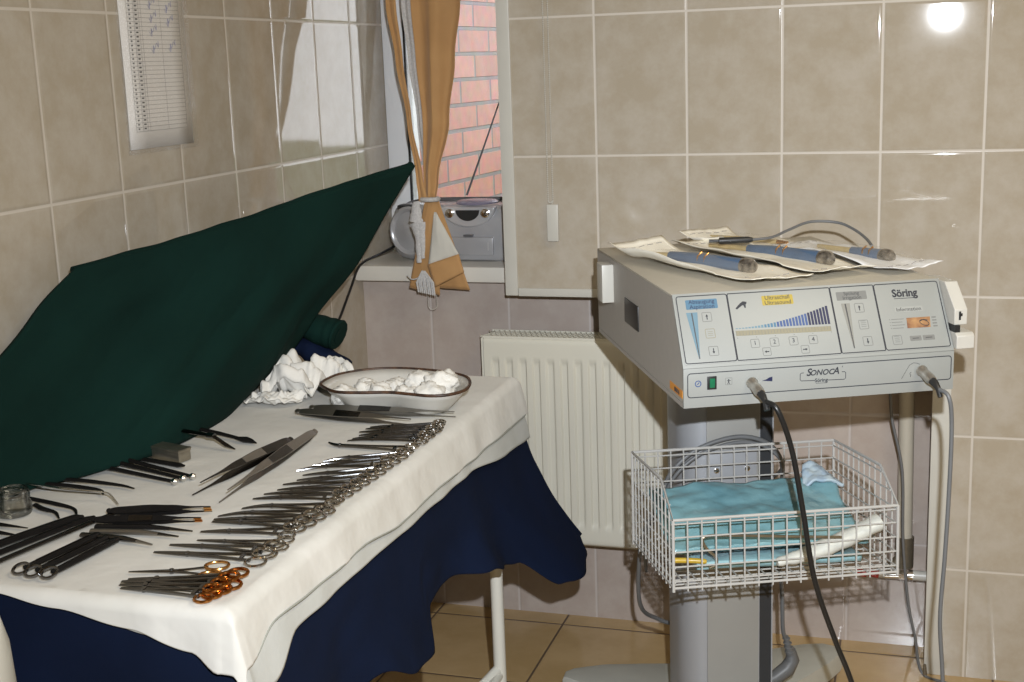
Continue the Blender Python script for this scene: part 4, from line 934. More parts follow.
def patch(F, poly, h, name, m, parent):
    mb = MB(F); n = len(poly); vs = [(p[0], p[1], h) for p in poly] + [(p[0], p[1], h - 0.0006) for p in poly]
    mb.add(vs, [tuple(range(n))] + [(i, (i + 1) % n, n + (i + 1) % n, n + i) for i in range(n)])
    return mb.build(name, m, parent, smooth=False)
h0 = 0.0021
ol = MB(FU)
for (a, c) in ((0.0052, 0.0846), (0.0858, 0.2490), (0.2502, 0.3202), (0.3214, 0.4256)):
    outline(ol, rrect(a, 0.0072, c, 0.1148, 0.0035 if a < 0.01 or c > 0.42 else 0.0018), 0.0015, h0)
ol.build('panel_outline', M['print_black'], fpo, smooth=False)
def TF(F, u, v, h): return F @ Matrix.Translation((u, v, h))
# aspiration block
patch(FU, rrect(0.0187, 0.0930, 0.0684, 0.1085, 0.0015), h0, 'blue_field', M['print_blue'], fpo)
text(fpo, 'Absaugung', 0.0094, TF(FU, 0.0437, 0.1047, h0 + 0.0002), M['print_navy'])
text(fpo, 'Aspiration', 0.0094, TF(FU, 0.0437, 0.0965, h0 + 0.0002), M['print_navy'])
patch(FU, [(0.0172, 0.0880), (0.0266, 0.0137), (0.0282, 0.0137), (0.0350, 0.0880)], h0, 'aspiration_wedge', M['print_lightblue'], fpo)
patch(FU, [(0.0250, 0.087), (0.0268, 0.0137), (0.0282, 0.0137), (0.0268, 0.087)], h0 + 0.0003, 'wedge_slot', M['print_midgrey'], fpo)
def key(u, v, sz=0.0072, sign=None, txt=None, rim_='print_grey'):
    k = MB(FU); outline(k, rrect(u - sz, v - sz, u + sz, v + sz, 0.0016), 0.0009, h0); 
    ko = k.build('key', M[rim_], fpo, smooth=False)
    if txt: text(ko, txt, 0.0095, TF(FU, u, v + 0.0004, h0 + 0.0002), M['print_black'], name='lettering')
    if sign:
        a = MB(FU); du, dv = {'up': (0, 1), 'down': (0, -1), 'left': (-1, 0), 'right': (1, 0)}[sign]; pu, pv = -dv, du
        L_ = sz * 0.60; w_ = 0.0007; hh = h0 + 0.0002
        def pt(al, ac): return (u + du * al + pu * ac, v + dv * al + pv * ac, hh)
        a.add([pt(-L_, -w_), pt(L_ * 0.4, -w_), pt(L_ * 0.4, w_), pt(-L_, w_)], [(0, 1, 2, 3)]); a.add([pt(L_ * 0.15, -0.0021), pt(L_, 0), pt(L_ * 0.15, 0.0021)], [(0, 1, 2)])
        a.build('arrow', M['print_black'], ko, smooth=False)
    return ko
def key_lines(u, v, m, n=3):
    k = key(u, v, rim_=m); a = MB(FU)
    for i in range(n): a.add([(u - 0.004, v - 0.0035 + i * 0.003, h0 + 0.0002), (u + 0.004, v - 0.0035 + i * 0.003, h0 + 0.0002), (u + 0.004, v - 0.0029 + i * 0.003, h0 + 0.0002), (u - 0.004, v - 0.0029 + i * 0.003, h0 + 0.0002)], [(0, 1, 2, 3)])
    a.build('key_symbol', M[m], k, smooth=False)
key(0.0487, 0.0796, sign='up'); key_lines(0.0499, 0.0529, 'print_cream'); key(0.0508, 0.0248, sign='down')
# ultrasound block
patch(FU, rrect(0.1390, 0.0922, 0.1886, 0.1078, 0.0015), h0, 'yellow_field', M['print_yellow'], fpo)
text(fpo, 'Ultraschall', 0.0094, TF(FU, 0.1637, 0.1040, h0 + 0.0002), M['print_midgrey'])
text(fpo, 'Ultrasound', 0.0094, TF(FU, 0.1637, 0.0958, h0 + 0.0002), M['print_midgrey'])
hp = MB(FU); hp.add([(0.0955, 0.0905, h0), (0.0975, 0.0885, h0), (0.1065, 0.0945, h0), (0.1135, 0.0965, h0), (0.1145, 0.1000, h0), (0.1085, 0.1012, h0), (0.1035, 0.0980, h0)], [tuple(range(7))]); hp.add([(0.1085, 0.0950, h0), (0.1102, 0.0900, h0), (0.1118, 0.0905, h0), (0.1125, 0.0960, h0)], [(0, 1, 2, 3)])
hp.build('handpiece_symbol', M['print_black'], fpo, smooth=False)
nb = 30
bars = {0: MB(FU), 1: MB(FU), 2: MB(FU), 3: MB(FU)}
for i in range(nb):
    t_ = i / (nb - 1); u = lerp(0.0905, 0.2368, t_); hgt = 0.0012 + 0.0285 * t_ ** 1.75; base = lerp(0.0572, 0.0556, t_)
    wv = lerp(0.0034, 0.0037, t_); bars[0 if t_ < 0.30 else 1 if t_ < 0.42 else 2 if t_ < 0.78 else 3].add([(u, base, h0), (u + wv, base, h0), (u + wv, base + hgt, h0), (u, base + hgt, h0)], [(0, 1, 2, 3)])
for k, m_ in ((0, 'print_lightblue'), (1, 'print_blue'), (2, 'print_midblue'), (3, 'print_navy')): bars[k].build('bar_graph', M[m_], fpo, smooth=False)
patch(FU, [(0.0896, 0.0462), (0.2402, 0.0441), (0.2404, 0.0522), (0.0897, 0.0542)], h0, 'scale_strip', M['print_cream'], fpo)
sc2 = MB(FU)
for i in range(31): u = lerp(0.0905, 0.2390, i / 30); sc2.add([(u, 0.0465, h0 + 0.0002), (u + 0.0006, 0.0465, h0 + 0.0002), (u + 0.0006, 0.0525, h0 + 0.0002), (u, 0.0525, h0 + 0.0002)], [(0, 1, 2, 3)])
for i in range(6): u = lerp(0.0905, 0.2390, i / 5); sc2.add([(u, 0.0418, h0), (u + 0.0012, 0.0418, h0), (u + 0.0012, 0.0432, h0), (u, 0.0432, h0)], [(0, 1, 2, 3)])
sc2.build('scale_ticks', M['print_grey'], fpo, smooth=False)
for u, s_ in ((0.1169, '1'), (0.1474, '2'), (0.1775, '3'), (0.2088, '4')): key(u, 0.0324, 0.0066, txt=s_)
key(0.1330, 0.0181, 0.0062, sign='left'); key(0.1935, 0.0177, 0.0062, sign='right')
# irrigation block
patch(FU, rrect(0.2585, 0.0926, 0.3072, 0.1064, 0.0012), h0, 'grey_field', M['print_grey'], fpo)
text(fpo, 'Spülung', 0.0082, TF(FU, 0.2830, 0.1030, h0 + 0.0002), M['print_midgrey'])
text(fpo, 'Irrigation', 0.0082, TF(FU, 0.2830, 0.0960, h0 + 0.0002), M['print_midgrey'])
patch(FU, [(0.2636, 0.0872), (0.2704, 0.0140), (0.2722, 0.0140), (0.2776, 0.0872)], h0, 'irrigation_wedge', mat('pale_grey_print', (0.225, 0.22, 0.195), 0.6, noise_amt=0.05, noise_scale=200), fpo)
patch(FU, [(0.2690, 0.0865), (0.2704, 0.0140), (0.2720, 0.0140), (0.2712, 0.0865)], h0 + 0.0003, 'wedge_slot', M['print_midgrey'], fpo)
key(0.2916, 0.0786, sign='up'); key_lines(0.2933, 0.0511, 'print_grey', 4); key(0.2946, 0.0241, sign='down')
# information block
text(fpo, 'Söring', 0.0175, TF(FU, 0.3690, 0.0980, h0 + 0.0002), M['print_black'], offset=0.0005, sx=0.92)
ul = MB(FU); ul.add([(0.3505, 0.0893, h0), (0.3830, 0.0893, h0), (0.3830, 0.0902, h0), (0.3505, 0.0902, h0)], [(0, 1, 2, 3)])
for (u, v) in ((0.3585, 0.0935), (0.3660, 0.0935), (0.3714, 0.0935), (0.3752, 0.0935), (0.3836, 0.0935)): ul.add([(u - 0.0018, v - 0.0004, h0), (u + 0.0018, v - 0.0004, h0), (u + 0.0018, v + 0.0003, h0), (u - 0.0018, v + 0.0003, h0)], [(0, 1, 2, 3)])
ul.build('underline', M['print_black'], fpo, smooth=False)
patch(FU, rrect(0.3475, 0.0668, 0.3935, 0.0758, 0.001), h0, 'info_field', M['front'], fpo)
text(fpo, 'Information', 0.0086, TF(FU, 0.3703, 0.0712, h0 + 0.0002), M['print_midgrey'])
pic = patch(FU, [(0.3622, 0.0404), (0.3998, 0.0400), (0.4020, 0.0572), (0.3637, 0.0572)], h0, 'picture', M['picture'], fpo)
eye = MB(FU); outline(eye, [(0.391 + 0.0072 * math.cos(a), 0.0478 + 0.0045 * math.sin(a) - 0.002 * math.cos(a)) for a in [i * 2 * PI / 20 for i in range(20)]], 0.0011, h0 + 0.0003); outline(eye, [(0.384, 0.0505), (0.390, 0.0532), (0.397, 0.0515)], 0.0012, h0 + 0.0003, closed=False); eye.build('picture_loop', M['print_black'], pic, smooth=False)
dl = MB(FU)
for i in range(4):
    v = 0.0560 - i * 0.0048
    dl.add([(0.3355, v - 0.0007, h0), (0.3368, v - 0.0007, h0), (0.3368, v + 0.0007, h0), (0.3355, v + 0.0007, h0)], [(0, 1, 2, 3)])
    dl.add([(0.3385, v - 0.0005, h0), (0.3590 - 0.003 * (i % 2), v - 0.0005, h0), (0.3590 - 0.003 * (i % 2), v + 0.0005, h0), (0.3385, v + 0.0005, h0)], [(0, 1, 2, 3)])
    dl.add([(0.4045, v - 0.0012, h0), (0.4115, v - 0.0012, h0), (0.4115, v + 0.0010, h0), (0.4045, v + 0.0010, h0)], [(0, 1, 2, 3)])
dl.build('info_lines', M['print_grey'], fpo, smooth=False)
key_lines(0.3420, 0.0226, 'print_grey', 4)
for a, c in ((0.3628, 0.3812), (0.3838, 0.4028)):
    kb = patch(FU, rrect(a, 0.0195, c, 0.0275, 0.001), h0, 'key', M['print_grey'], fpo); dk = MB(FU); dk.add([(a + 0.004, 0.0228, h0 + 0.0002), (c - 0.004, 0.0228, h0 + 0.0002), (c - 0.004, 0.0242, h0 + 0.0002), (a + 0.004, 0.0242, h0 + 0.0002)], [(0, 1, 2, 3)]); dk.build('key_symbol', M['print_midgrey'], kb, smooth=False)
# lower strip
h1 = 0.0017
ol = MB(FL); outline(ol, rrect(0.0065, 0.0105, 0.4252, 0.0475, 0.0045), 0.0014, h1); ol.build('panel_outline', M['print_black'], lpo, smooth=False)
dt = MB(FL); outline(dt, [(0.0226 + 0.0044 * math.cos(a), 0.0313 + 0.0044 * math.sin(a)) for a in [i * 2 * PI / 20 for i in range(20)]], 0.0014, h1); dt.add([(0.0200, 0.0296, h1), (0.0222, 0.0300, h1), (0.0252, 0.0332, h1), (0.0236, 0.0336, h1)], [(0, 1, 2, 3)]); dt.build('round_symbol', M['print_midblue'], lpo, smooth=False)
sw = MB(FL); sw.box((0.0366, 0.0212, 0.0), (0.0512, 0.0415, 0.0030), bev=0.0008); swo = sw.build('power_switch', M['black_plastic'], un)
g = MB(FL); g.box((0.0400, 0.0240, 0.0025), (0.0480, 0.0388, 0.0048), rot=Matrix.Rotation(R(7), 3, 'X'), bev=0.0008); g.build('rocker', M['green_switch'], swo)
mn = MB(FL); outline(mn, rrect(0.0650, 0.0268, 0.0752, 0.0372, 0.0008), 0.0006, h1); mn.build('body_symbol', M['print_grey'], lpo, smooth=False)
mn = MB(FL)
for poly in ([(0.0692, 0.0352), (0.0710, 0.0352), (0.0710, 0.0338), (0.0692, 0.0338)], [(0.0672, 0.0334), (0.0730, 0.0334), (0.0730, 0.0326), (0.0672, 0.0326)], [(0.0693, 0.0330), (0.0709, 0.0330), (0.0709, 0.0302), (0.0693, 0.0302)], [(0.0693, 0.0304), (0.0701, 0.0304), (0.0690, 0.0276), (0.0680, 0.0276)], [(0.0701, 0.0304), (0.0709, 0.0304), (0.0722, 0.0276), (0.0712, 0.0276)]):
    mn.add([(p[0], p[1], h1) for p in poly], [(0, 1, 2, 3)])
mn.build('body_symbol', M['print_black'], lpo, smooth=False)
px_ = MB(FL); px_.add([(0.1215, 0.0290, h1), (0.1255, 0.0287, h1), (0.1385, 0.0272, h1), (0.1385, 0.0345, h1), (0.1335, 0.0335, h1), (0.1290, 0.0308, h1)], [tuple(range(6))]); px_.build('foot_switch_symbol', M['print_navy'], lpo, smooth=False)
text(lpo, 'S', 0.0160, TF(FL, 0.1955, 0.0366, h1 + 0.0002), M['print_black'], shear=0.25, offset=0.00028)
text(lpo, 'ONOC', 0.0118, TF(FL, 0.2165, 0.0355, h1 + 0.0002), M['print_black'], shear=0.25, offset=0.00022, sx=1.02)
text(lpo, 'A', 0.0150, TF(FL, 0.2390, 0.0364, h1 + 0.0002), M['print_black'], shear=0.25, offset=0.00022)
text(lpo, "'", 0.010, TF(FL, 0.2478, 0.0395, h1 + 0.0002), M['print_black'], shear=0.25)
text(lpo, 'Söring', 0.0080, TF(FL, 0.2160, 0.0235, h1 + 0.0002), M['print_black'], offset=0.0001)
br_ = MB(FL)
outline(br_, [(0.1880, 0.0368), (0.1840, 0.0366), (0.1824, 0.0350), (0.1824, 0.0262), (0.1840, 0.0245), (0.2060, 0.0237)], 0.0010, h1, closed=False)
outline(br_, [(0.2255, 0.0230), (0.2530, 0.0224), (0.2548, 0.0240), (0.2548, 0.0325), (0.2532, 0.0342), (0.2485, 0.0344)], 0.0010, h1, closed=False)
outline(br_, [(0.2075, 0.0192), (0.2245, 0.0188)], 0.0006, h1, closed=False)
br_.build('logo_bracket', M['print_black'], lpo, smooth=False)
hs2 = MB(FL); outline(hs2, [(0.3450, 0.0165), (0.3520, 0.0285), (0.3575, 0.0375), (0.3640, 0.0405), (0.3700, 0.0395), (0.3740, 0.0375)], 0.0007, h1, closed=False); outline(hs2, [(0.3590, 0.0185), (0.3600, 0.0215), (0.3580, 0.0235), (0.3605, 0.0262)], 0.0009, h1, closed=False)
hs2.build('patient_symbol', M['print_midgrey'], lpo, smooth=False)
# side details
b = MB(); b.box((-0.0018, 0.274, Z0 + 0.058), (0.004, 0.373, Z0 + 0.101), bev=0.0008); vo = b.build('grip_recess', M['black_plastic'], un)
b = MB(); b.box((-0.0006, 0.004, Z0 + 0.0085), (0.0006, 0.075, Z0 + 0.0205)); so = b.build('orange_sticker', M['orange'], un, smooth=False)
st = MB(); 
for y0_, y1_ in ((0.020, 0.024), (0.029, 0.033), (0.036, 0.038), (0.041, 0.046)): st.box((-0.0012, y0_, Z0 + 0.011), (-0.0004, y1_, Z0 + 0.0175))
st.build('sticker_print', M['print_black'], so, smooth=False)
b = MB(); b.box((-0.0075, 0.508, Z0 + 0.068), (0.0, 0.553, Z0 + 0.139), bev=0.0012); b.build('side_bracket', M['white_plastic'], un)
b = MB(); b.box((-0.022, 0.462, Z0 + 0.076), (0.0, 0.506, Z0 + 0.146), bev=0.0015); b.build('side_bracket', M['white_plastic'], un)
hb = MB(); hb.prism([(0.004, Z0 + 0.094), (0.004, Z0 + 0.118), (0.040, Z0 + 0.156), (0.110, Z0 + 0.156), (0.110, Z0 + 0.094)], lambda p: Vector((W + 0.001, p[0], p[1])), lambda p: Vector((W + 0.022, p[0], p[1])))
hbo = hb.build('handpiece_holder', M['device'], un, bevel=0.0012)
b = MB(); b.box((W + 0.008, 0.0028, Z0 + 0.102), (W + 0.011, 0.006, Z0 + 0.115)); b.box((W + 0.0105, 0.0028, Z0 + 0.1075), (W + 0.0135, 0.006, Z0 + 0.112)); b.build('slot', M['black_plastic'], hbo, smooth=False)
hb = MB(); hb.prism([(-0.006, Z0 + 0.058), (-0.006, Z0 + 0.078), (0.0, Z0 + 0.083), (0.060, Z0 + 0.083), (0.060, Z0 + 0.058)], lambda p: Vector((W + 0.001, p[0], p[1])), lambda p: Vector((W + 0.030, p[0], p[1])))
hbo2 = hb.build('handpiece_holder', M['device'], un, bevel=0.0012)
b = MB(); b.box((W + 0.001, 0.0005, Z0 + 0.083), (W + 0.009, 0.05, Z0 + 0.094)); b.build('slot', M['black_plastic'], hbo2, smooth=False)

# ------------------------------------------------------------------ cables plugged into the front
def dloc(p): return Vector(DO) + Matrix.Rotation(PSI, 3, 'Z') @ Vector(p)
def plug_cable(name, label, base, path, cab_m, r, conn_r):
    t = thing(name, label, 'cable', dloc(base)); o = t.location.copy()
    Rz = Matrix.Rotation(PSI, 3, 'Z'); d = Vector((0.10, -0.94, -0.30)).normalized(); dw = Rz @ d
    AX = dw.to_track_quat('Z', 'Y').to_matrix()
    b = MB(); b.lathe([(conn_r * 1.05, 0.0012), (conn_r * 1.15, 0.002), (conn_r * 1.15, 0.006), (conn_r * 0.98, 0.008), (conn_r * 0.98, 0.018), (conn_r * 1.05, 0.020), (conn_r * 1.05, 0.030), (conn_r * 0.9, 0.036)], 22, (0, 0, 0), AX); b.build('connector', M['steel_conn'], t)
    p0 = dw * 0.034; p1 = dw * 0.052 + Vector((0, 0, -0.003))
    b = MB(); b.tube([p0, dw * 0.044, p1, p1 + (dw * 0.6 + Vector((0, 0, -0.8))).normalized() * 0.014], [conn_r * 0.82, conn_r * 0.72, conn_r * 0.55, r * 1.15], 14); b.build('strain_relief', M['black_plastic'], t)
    pts = [p1] + [dloc(p) - o for p in path]
    b = MB(); b.tube(smooth_path(pts, 10), r, 10); b.build('cord', M[cab_m], t)
    return t
plug_cable('foot_switch_cable', 'black cable plugged into the left socket of the ultrasound generator', (0.1050, -0.0015, 0.8702), [(0.122, -0.072, 0.842), (0.145, -0.07, 0.779), (0.163, -0.07, 0.684), (0.183, -0.07, 0.571), (0.217, -0.07, 0.470), (0.245, -0.07, 0.397), (0.29, -0.075, 0.25), (0.32, -0.08, 0.10), (0.35, -0.10, 0.012), (0.45, -0.20, 0.008)], 'cable_black', 0.0042, 0.0078)
plug_cable('handpiece_cable', 'grey cable plugged into the right socket of the ultrasound generator', (0.3755, -0.0015, 0.8702), [(0.388, -0.072, 0.842), (0.395, -0.07, 0.791), (0.394, -0.07, 0.680), (0.391, -0.07, 0.584), (0.387, -0.07, 0.486), (0.395, -0.07, 0.381), (0.40, -0.072, 0.22), (0.405, -0.078, 0.08), (0.43, -0.10, 0.010), (0.52, -0.16, 0.007)], 'cable_grey', 0.0032, 0.0078)
t = thing('hanging_cable', 'thin grey cable hanging behind the generator down to the floor', 'cable', (1.30, 0.0, 0.0)); o = Vector((1.30, 0, 0))
b = MB(); b.tube([p - o for p in smooth_path([(1.215, -0.20, 0.845), (1.240, -0.06, 0.78), (1.256, -0.010, 0.69), (1.264, -0.006, 0.639), (1.270, -0.006, 0.577), (1.293, -0.006, 0.466), (1.299, -0.006, 0.308), (1.313, -0.008, 0.169), (1.330, -0.012, 0.088), (1.347, -0.016, 0.008), (1.40, -0.05, 0.005)], 10)], 0.0032, 10); b.build('cord', M['cable_grey'], t)
e_ = MB(); e_.tube([Vector((1.353, -0.018, 0.006)) - o, Vector((1.352, -0.020, 0.03)) - o], [0.005, 0.003], 10); e_.build('cable_end', M['bronze'], t)

# ------------------------------------------------------------------ trolley
tr = thing('equipment_trolley', 'grey column trolley carrying the generator, with wide low base', 'trolley', DO, PSI); tr.location = dloc((0.0, 0.013, 0.0))
ZU = Z0 - 0.0065
def colprof():
    pts = []
    c = Vector((0.152, 0.42)); 
    for k in range(13):
        a = R(90 + 90 * k / 12 * 1.0); pts.append((0.158 + 0.058 * math.cos(a + R(0)), 0.445 + 0.075 * math.sin(a)))
    for k in range(9):
        a = R(180 + 90 * k / 8); pts.append((0.146 + 0.046 * math.cos(a), 0.402 + 0.054 * math.sin(a)))
    return pts
left = colprof()
cp = left + [(0.2445, 0.348), (0.2445, 0.520)]
c_ = MB(); c_.prism(cp, lambda p: Vector((p[0], p[1], 0.06)), lambda p: Vector((p[0], p[1], ZU))); c_.build('column', M['alu'], tr)
c_ = MB(); c_.box((0.143, 0.3455, 0.061), (0.2425, 0.349, ZU - 0.001), bev=0.0008); c_.build('front_strip', M['alu_warm'], tr)
c_ = MB(); c_.box((0.245, 0.351, 0.061), (0.2680, 0.515, ZU - 0.001)); c_.build('dark_insert', M['charcoal'], tr, smooth=False)
c_ = MB(); c_.box((0.2682, 0.349, 0.061), (0.2705, 0.518, ZU - 0.001)); c_.build('edge_strip', M['alu'], tr, smooth=False)
c_ = MB(); c_.box((0.05, 0.16, ZU - 0.003), (0.38, 0.56, ZU)); c_.box((0.12, 0.30, ZU - 0.02), (0.30, 0.53, ZU - 0.003)); c_.build('mount_plate', M['charcoal'], tr, smooth=False)
pl = MB(); pl.box((0.146, 0.3415, 0.555), (0.236, 0.3453, 0.652), bev=0.001); plo = pl.build('basket_plate', M['alu'], tr)
for x_ in (0.160, 0.218):
    s_ = MB(); s_.lathe([(0.0052, 0.0), (0.0052, 0.0016), (0.0035, 0.0026)], 16, (x_, 0.3415, 0.615), Matrix.Rotation(R(90), 3, 'X')); s_.build('screw', M['chrome'], plo)
out_l = [(-0.045, 0.722), (0.02, 0.726), (0.10, 0.712), (0.164, 0.698), (0.23, 0.694), (0.30, 0.700), (0.397, 0.720), (0.48, 0.728), (0.520, 0.722), (0.540, 0.705), (0.542, 0.665), (0.50, 0.625), (0.43, 0.575), (0.36, 0.53), (0.315, 0.49), (0.315, 0.38), (0.36, 0.30), (0.47, 0.20), (0.52, 0.12), (0.505, 0.085), (0.46, 0.08), (0.36, 0.115), (0.23, 0.125), (0.10, 0.115), (0.0, 0.08), (-0.04, 0.085), (-0.055, 0.12), (-0.01, 0.20), (0.07, 0.30), (0.085, 0.38), (0.085, 0.50), (0.06, 0.57), (0.00, 0.620), (-0.05, 0.652), (-0.076, 0.685), (-0.066, 0.711)]
bs = MB()
cx, cy = 0.225, 0.42
def shr(p, k): return (cx + (p[0] - cx) * k, cy + (p[1] - cy) * k)
n = len(out_l); vs, fs = [], []
for (k, z_) in ((0.985, 0.028), (1.0, 0.034), (1.0, 0.062), (0.992, 0.068), (0.975, 0.0705)):
    vs += [(*shr(p, k), z_) for p in out_l]
for i in range(4):
    for j in range(n): fs.append((i * n + j, i * n + (j + 1) % n, (i + 1) * n + (j + 1) % n, (i + 1) * n + j))
fs += [tuple(range(n))[::-1], tuple(range(4 * n, 5 * n))]
bs.add(vs, fs); bso = bs.build('base', M['trolley_base'], tr)
for x_, y_ in ((-0.03, 0.68), (0.50, 0.68), (-0.01, 0.12), (0.47, 0.12)):
    w_ = MB(); w_.lathe([(0.013, -0.009), (0.0155, -0.006), (0.0155, 0.006), (0.013, 0.009)], 18, (x_, y_, 0.0158), Matrix.Rotation(R(90), 3, 'X')); w_.build('castor', M['black_plastic'], bso)

# mains cable looped round the column
def dl2(p): return dloc((p[0], p[1] + 0.013, p[2]))
pc = thing('mains_cable', 'grey mains cable looped around the trolley column with angled plug', 'cable', dl2((0.33, 0.47, 0.13))); o = pc.location.copy()
loop = [(0.30, 0.575, 0.30), (0.17, 0.585, 0.215), (0.095, 0.565, 0.240), (0.052, 0.50, 0.300), (0.036, 0.44, 0.40), (0.036, 0.40, 0.48), (0.055, 0.352, 0.565), (0.074, 0.333, 0.622), (0.120, 0.331, 0.661), (0.190, 0.331, 0.679), (0.245, 0.331, 0.667), (0.283, 0.345, 0.625), (0.301, 0.39, 0.54), (0.303, 0.41, 0.42), (0.318, 0.43, 0.33), (0.326, 0.445, 0.245), (0.336, 0.455, 0.215)]
b = MB(); b.tube([dl2(p) - o for p in smooth_path(loop, 8)], 0.0042, 10); b.build('cord', M['cable_grey'], pc)
loop2 = [(p[0] + 0.002, p[1] + (-0.009 if 6 < i < 12 else 0.004), p[2] - 0.010) for i, p in enumerate(loop[5:13])]
b = MB(); b.tube([dl2(p) - o for p in smooth_path([(0.07, 0.52, 0.36)] + [(q[0], max(q[1], 0.331) if False else q[1] + 0.0, q[2]) for q in [(p[0] + 0.004, p[1] + 0.0, p[2] - 0.0105) for p in loop[5:12]]] + [(0.30, 0.45, 0.55)], 8)], 0.0036, 10); b.build('cord', M['cable_grey'], pc)
b = MB(); b.tube([dl2(p) - o for p in ((0.336, 0.455, 0.222), (0.342, 0.46, 0.198), (0.350, 0.465, 0.180))], [0.0055, 0.0065, 0.010], 12); b.tube([dl2(p) - o for p in ((0.352, 0.468, 0.186), (0.356, 0.470, 0.165), (0.345, 0.470, 0.145), (0.318, 0.468, 0.128), (0.290, 0.466, 0.120))], [0.011, 0.0175, 0.020, 0.0185, 0.0165], 12, flat=0.8); [b.ring(dl2((0.337 + 0.0035 * k, 0.4555 + 0.0025 * k, 0.218 - 0.011 * k)) - o, 0.0065 + 0.0008 * k, 0.0016, n=14, m=6) for k in range(4)]; b.build('plug', M['cable_grey'], pc)
b = MB(); b.tube([dl2(p) - o for p in ((0.2715, 0.455, 0.112), (0.292, 0.46, 0.112))], 0.017, 14); b.build('plug_collar', M['chrome'], pc)

# ------------------------------------------------------------------ wire basket
Mb = Matrix.Rotation(PSI, 3, 'Z'); ub, vb = Mb @ Vector((1, 0, 0)), Mb @ Vector((0, 1, 0))
MR = Matrix.Rotation(0.017, 3, vb) @ Matrix.Rotation(-0.070, 3, ub) @ Mb
BO = Vector((0.955, -0.885, 0.527)); BW, BD, BHF, BHB, BDM, BHM = 0.375, 0.271, 0.111, 0.162, 0.069, 0.162
bk = bpy.data.objects.new('wire_basket', None); C.objects.link(bk); bk.location = BO; bk.rotation_euler = MR.to_euler()
tag(bk, 'white coated wire basket mounted on the trolley column', 'basket')
def ztop(v): return interp2([(0, BHF), (BDM, BHM), (BD, BHB)], v)
def interp2(tab, x):
    for (a, b_), (c, d) in zip(tab, tab[1:]):
        if x <= c: return lerp(b_, d, (x - a) / (c - a))
    return tab[-1][1]
wr, fw = 0.0014, 0.0026
nvx = 16; us = [0.0 + BW * (i / nvx) for i in range(nvx + 1)]
zs = [0.010, 0.034, 0.058, 0.082, 0.104]; zsb = zs[:4] + [0.106, 0.130, 0.153]
f_ = MB()
for u in us[1:-1]: f_.tube([(u, 0, -0.006), (u, 0, BHF)], wr, 6)
for z_ in zs: f_.tube([(-0.003, 0.002, z_), (BW + 0.003, 0.002, z_)], wr, 6)
f_.build('front_mesh', M['wire'], bk)
f_ = MB()
for u in us[1:-1]: f_.tube([(u, BD, -0.004), (u, BD, BHB)], wr, 6)
for z_ in zsb: f_.tube([(-0.003, BD - 0.002, z_), (BW + 0.003, BD - 0.002, z_)], wr, 6)
f_.build('back_mesh', M['wire'], bk)
for xs, sg in ((0.0, 1), (BW, -1)):
    f_ = MB(); nd = 12
    for k in range(1, nd):
        v_ = BD * k / nd; f_.tube([(xs, v_, -0.006), (xs, v_, ztop(v_))], wr, 6)
    for z_ in zsb:
        v0 = 0.0 if z_ < BHF else (z_ - BHF) / (BHM - BHF) * BDM
        f_.tube([(xs + sg * 0.002, v0 - (0.003 if v0 == 0 else 0), z_), (xs + sg * 0.002, BD + 0.003, z_)], wr, 6)
    f_.build('side_mesh', M['wire'], bk)
f_ = MB()
for u in us[1:-1]: f_.tube([(u, 0, 0.0), (u, BD, 0.0)], wr, 6)
for k in range(1, 12): f_.tube([(0, BD * k / 12, -0.002), (BW, BD * k / 12, -0.002)], wr, 6)
f_.build('bottom_mesh', M['wire'], bk)
f_ = MB()
f_.tube([(0, 0, BHF), (0, BDM, BHM), (0, BD, BHB), (BW, BD, BHB), (BW, BDM, BHM), (BW, 0, BHF)], fw, 8, True)
f_.tube([(0, 0, 0), (0, BD, 0), (BW, BD, 0), (BW, 0, 0)], fw * 0.8, 8, True)
for (u, v_) in ((0, 0), (BW, 0), (0, BD), (BW, BD)): f_.tube([(u, v_, -0.006), (u, v_, ztop(v_))], fw, 8)
f_.build('rim', M['wire'], bk)

def bput(o):  # place a thing built in basket coordinates
    o.location = BO; o.rotation_euler = MR.to_euler(); return o
def wrap(name, mat_, f, nu=40, nv=30, solid=0.003): return MB().grid(f, nu, nv).build(name, mat_, solid=solid)
def pk1(u, v):
    x = lerp(0.012, 0.345, u); y = lerp(0.046, 0.215, v); zz = 0.046 + 0.062 * v ** 1.3 + 0.010 * math.sin(PI * u) * math.sin(PI * v) + 0.007 * N3(u * 5, v * 4, 1) + 0.003 * N3(u * 14, v * 11, 4) - 0.012 * max(0, u - 0.55) * (1 - v)
    return Vector((x + 0.008 * N3(v * 4, 3), y + 0.006 * N3(u * 5, 8), zz))
o = bput(wrap('sterile_pack', M['pack_blue'], pk1, 60, 44, 0.008)); tag(o, 'large turquoise wrapped pack lying tilted in the wire basket', 'package', 'wrapped packs in the basket')
def pk2(u, v):
    x = lerp(0.05, 0.33, u); y = lerp(0.038, 0.19, v); zz = 0.0155 + 0.006 * math.sin(PI * u) * math.sin(PI * v) + 0.003 * N3(u * 6, v * 6, 2) + 0.006 * (1 - u)
    return Vector((x, y, zz))
o = bput(wrap('sterile_pack', M['pack_lightblue'], pk2, 50, 36, 0.012)); tag(o, 'pale blue flat pack under the turquoise one in the basket', 'package', 'wrapped packs in the basket')
def pk3(u, v):
    x = lerp(0.285, 0.362, u) + (0.5 - u) * 0.035 * v; y = lerp(0.190, 0.235, v); zz = 0.098 + 0.030 * v + 0.012 * math.sin(PI * u) - 0.018 * u * v + 0.004 * N3(u * 5, v * 5, 9)
    return Vector((x, y, zz))
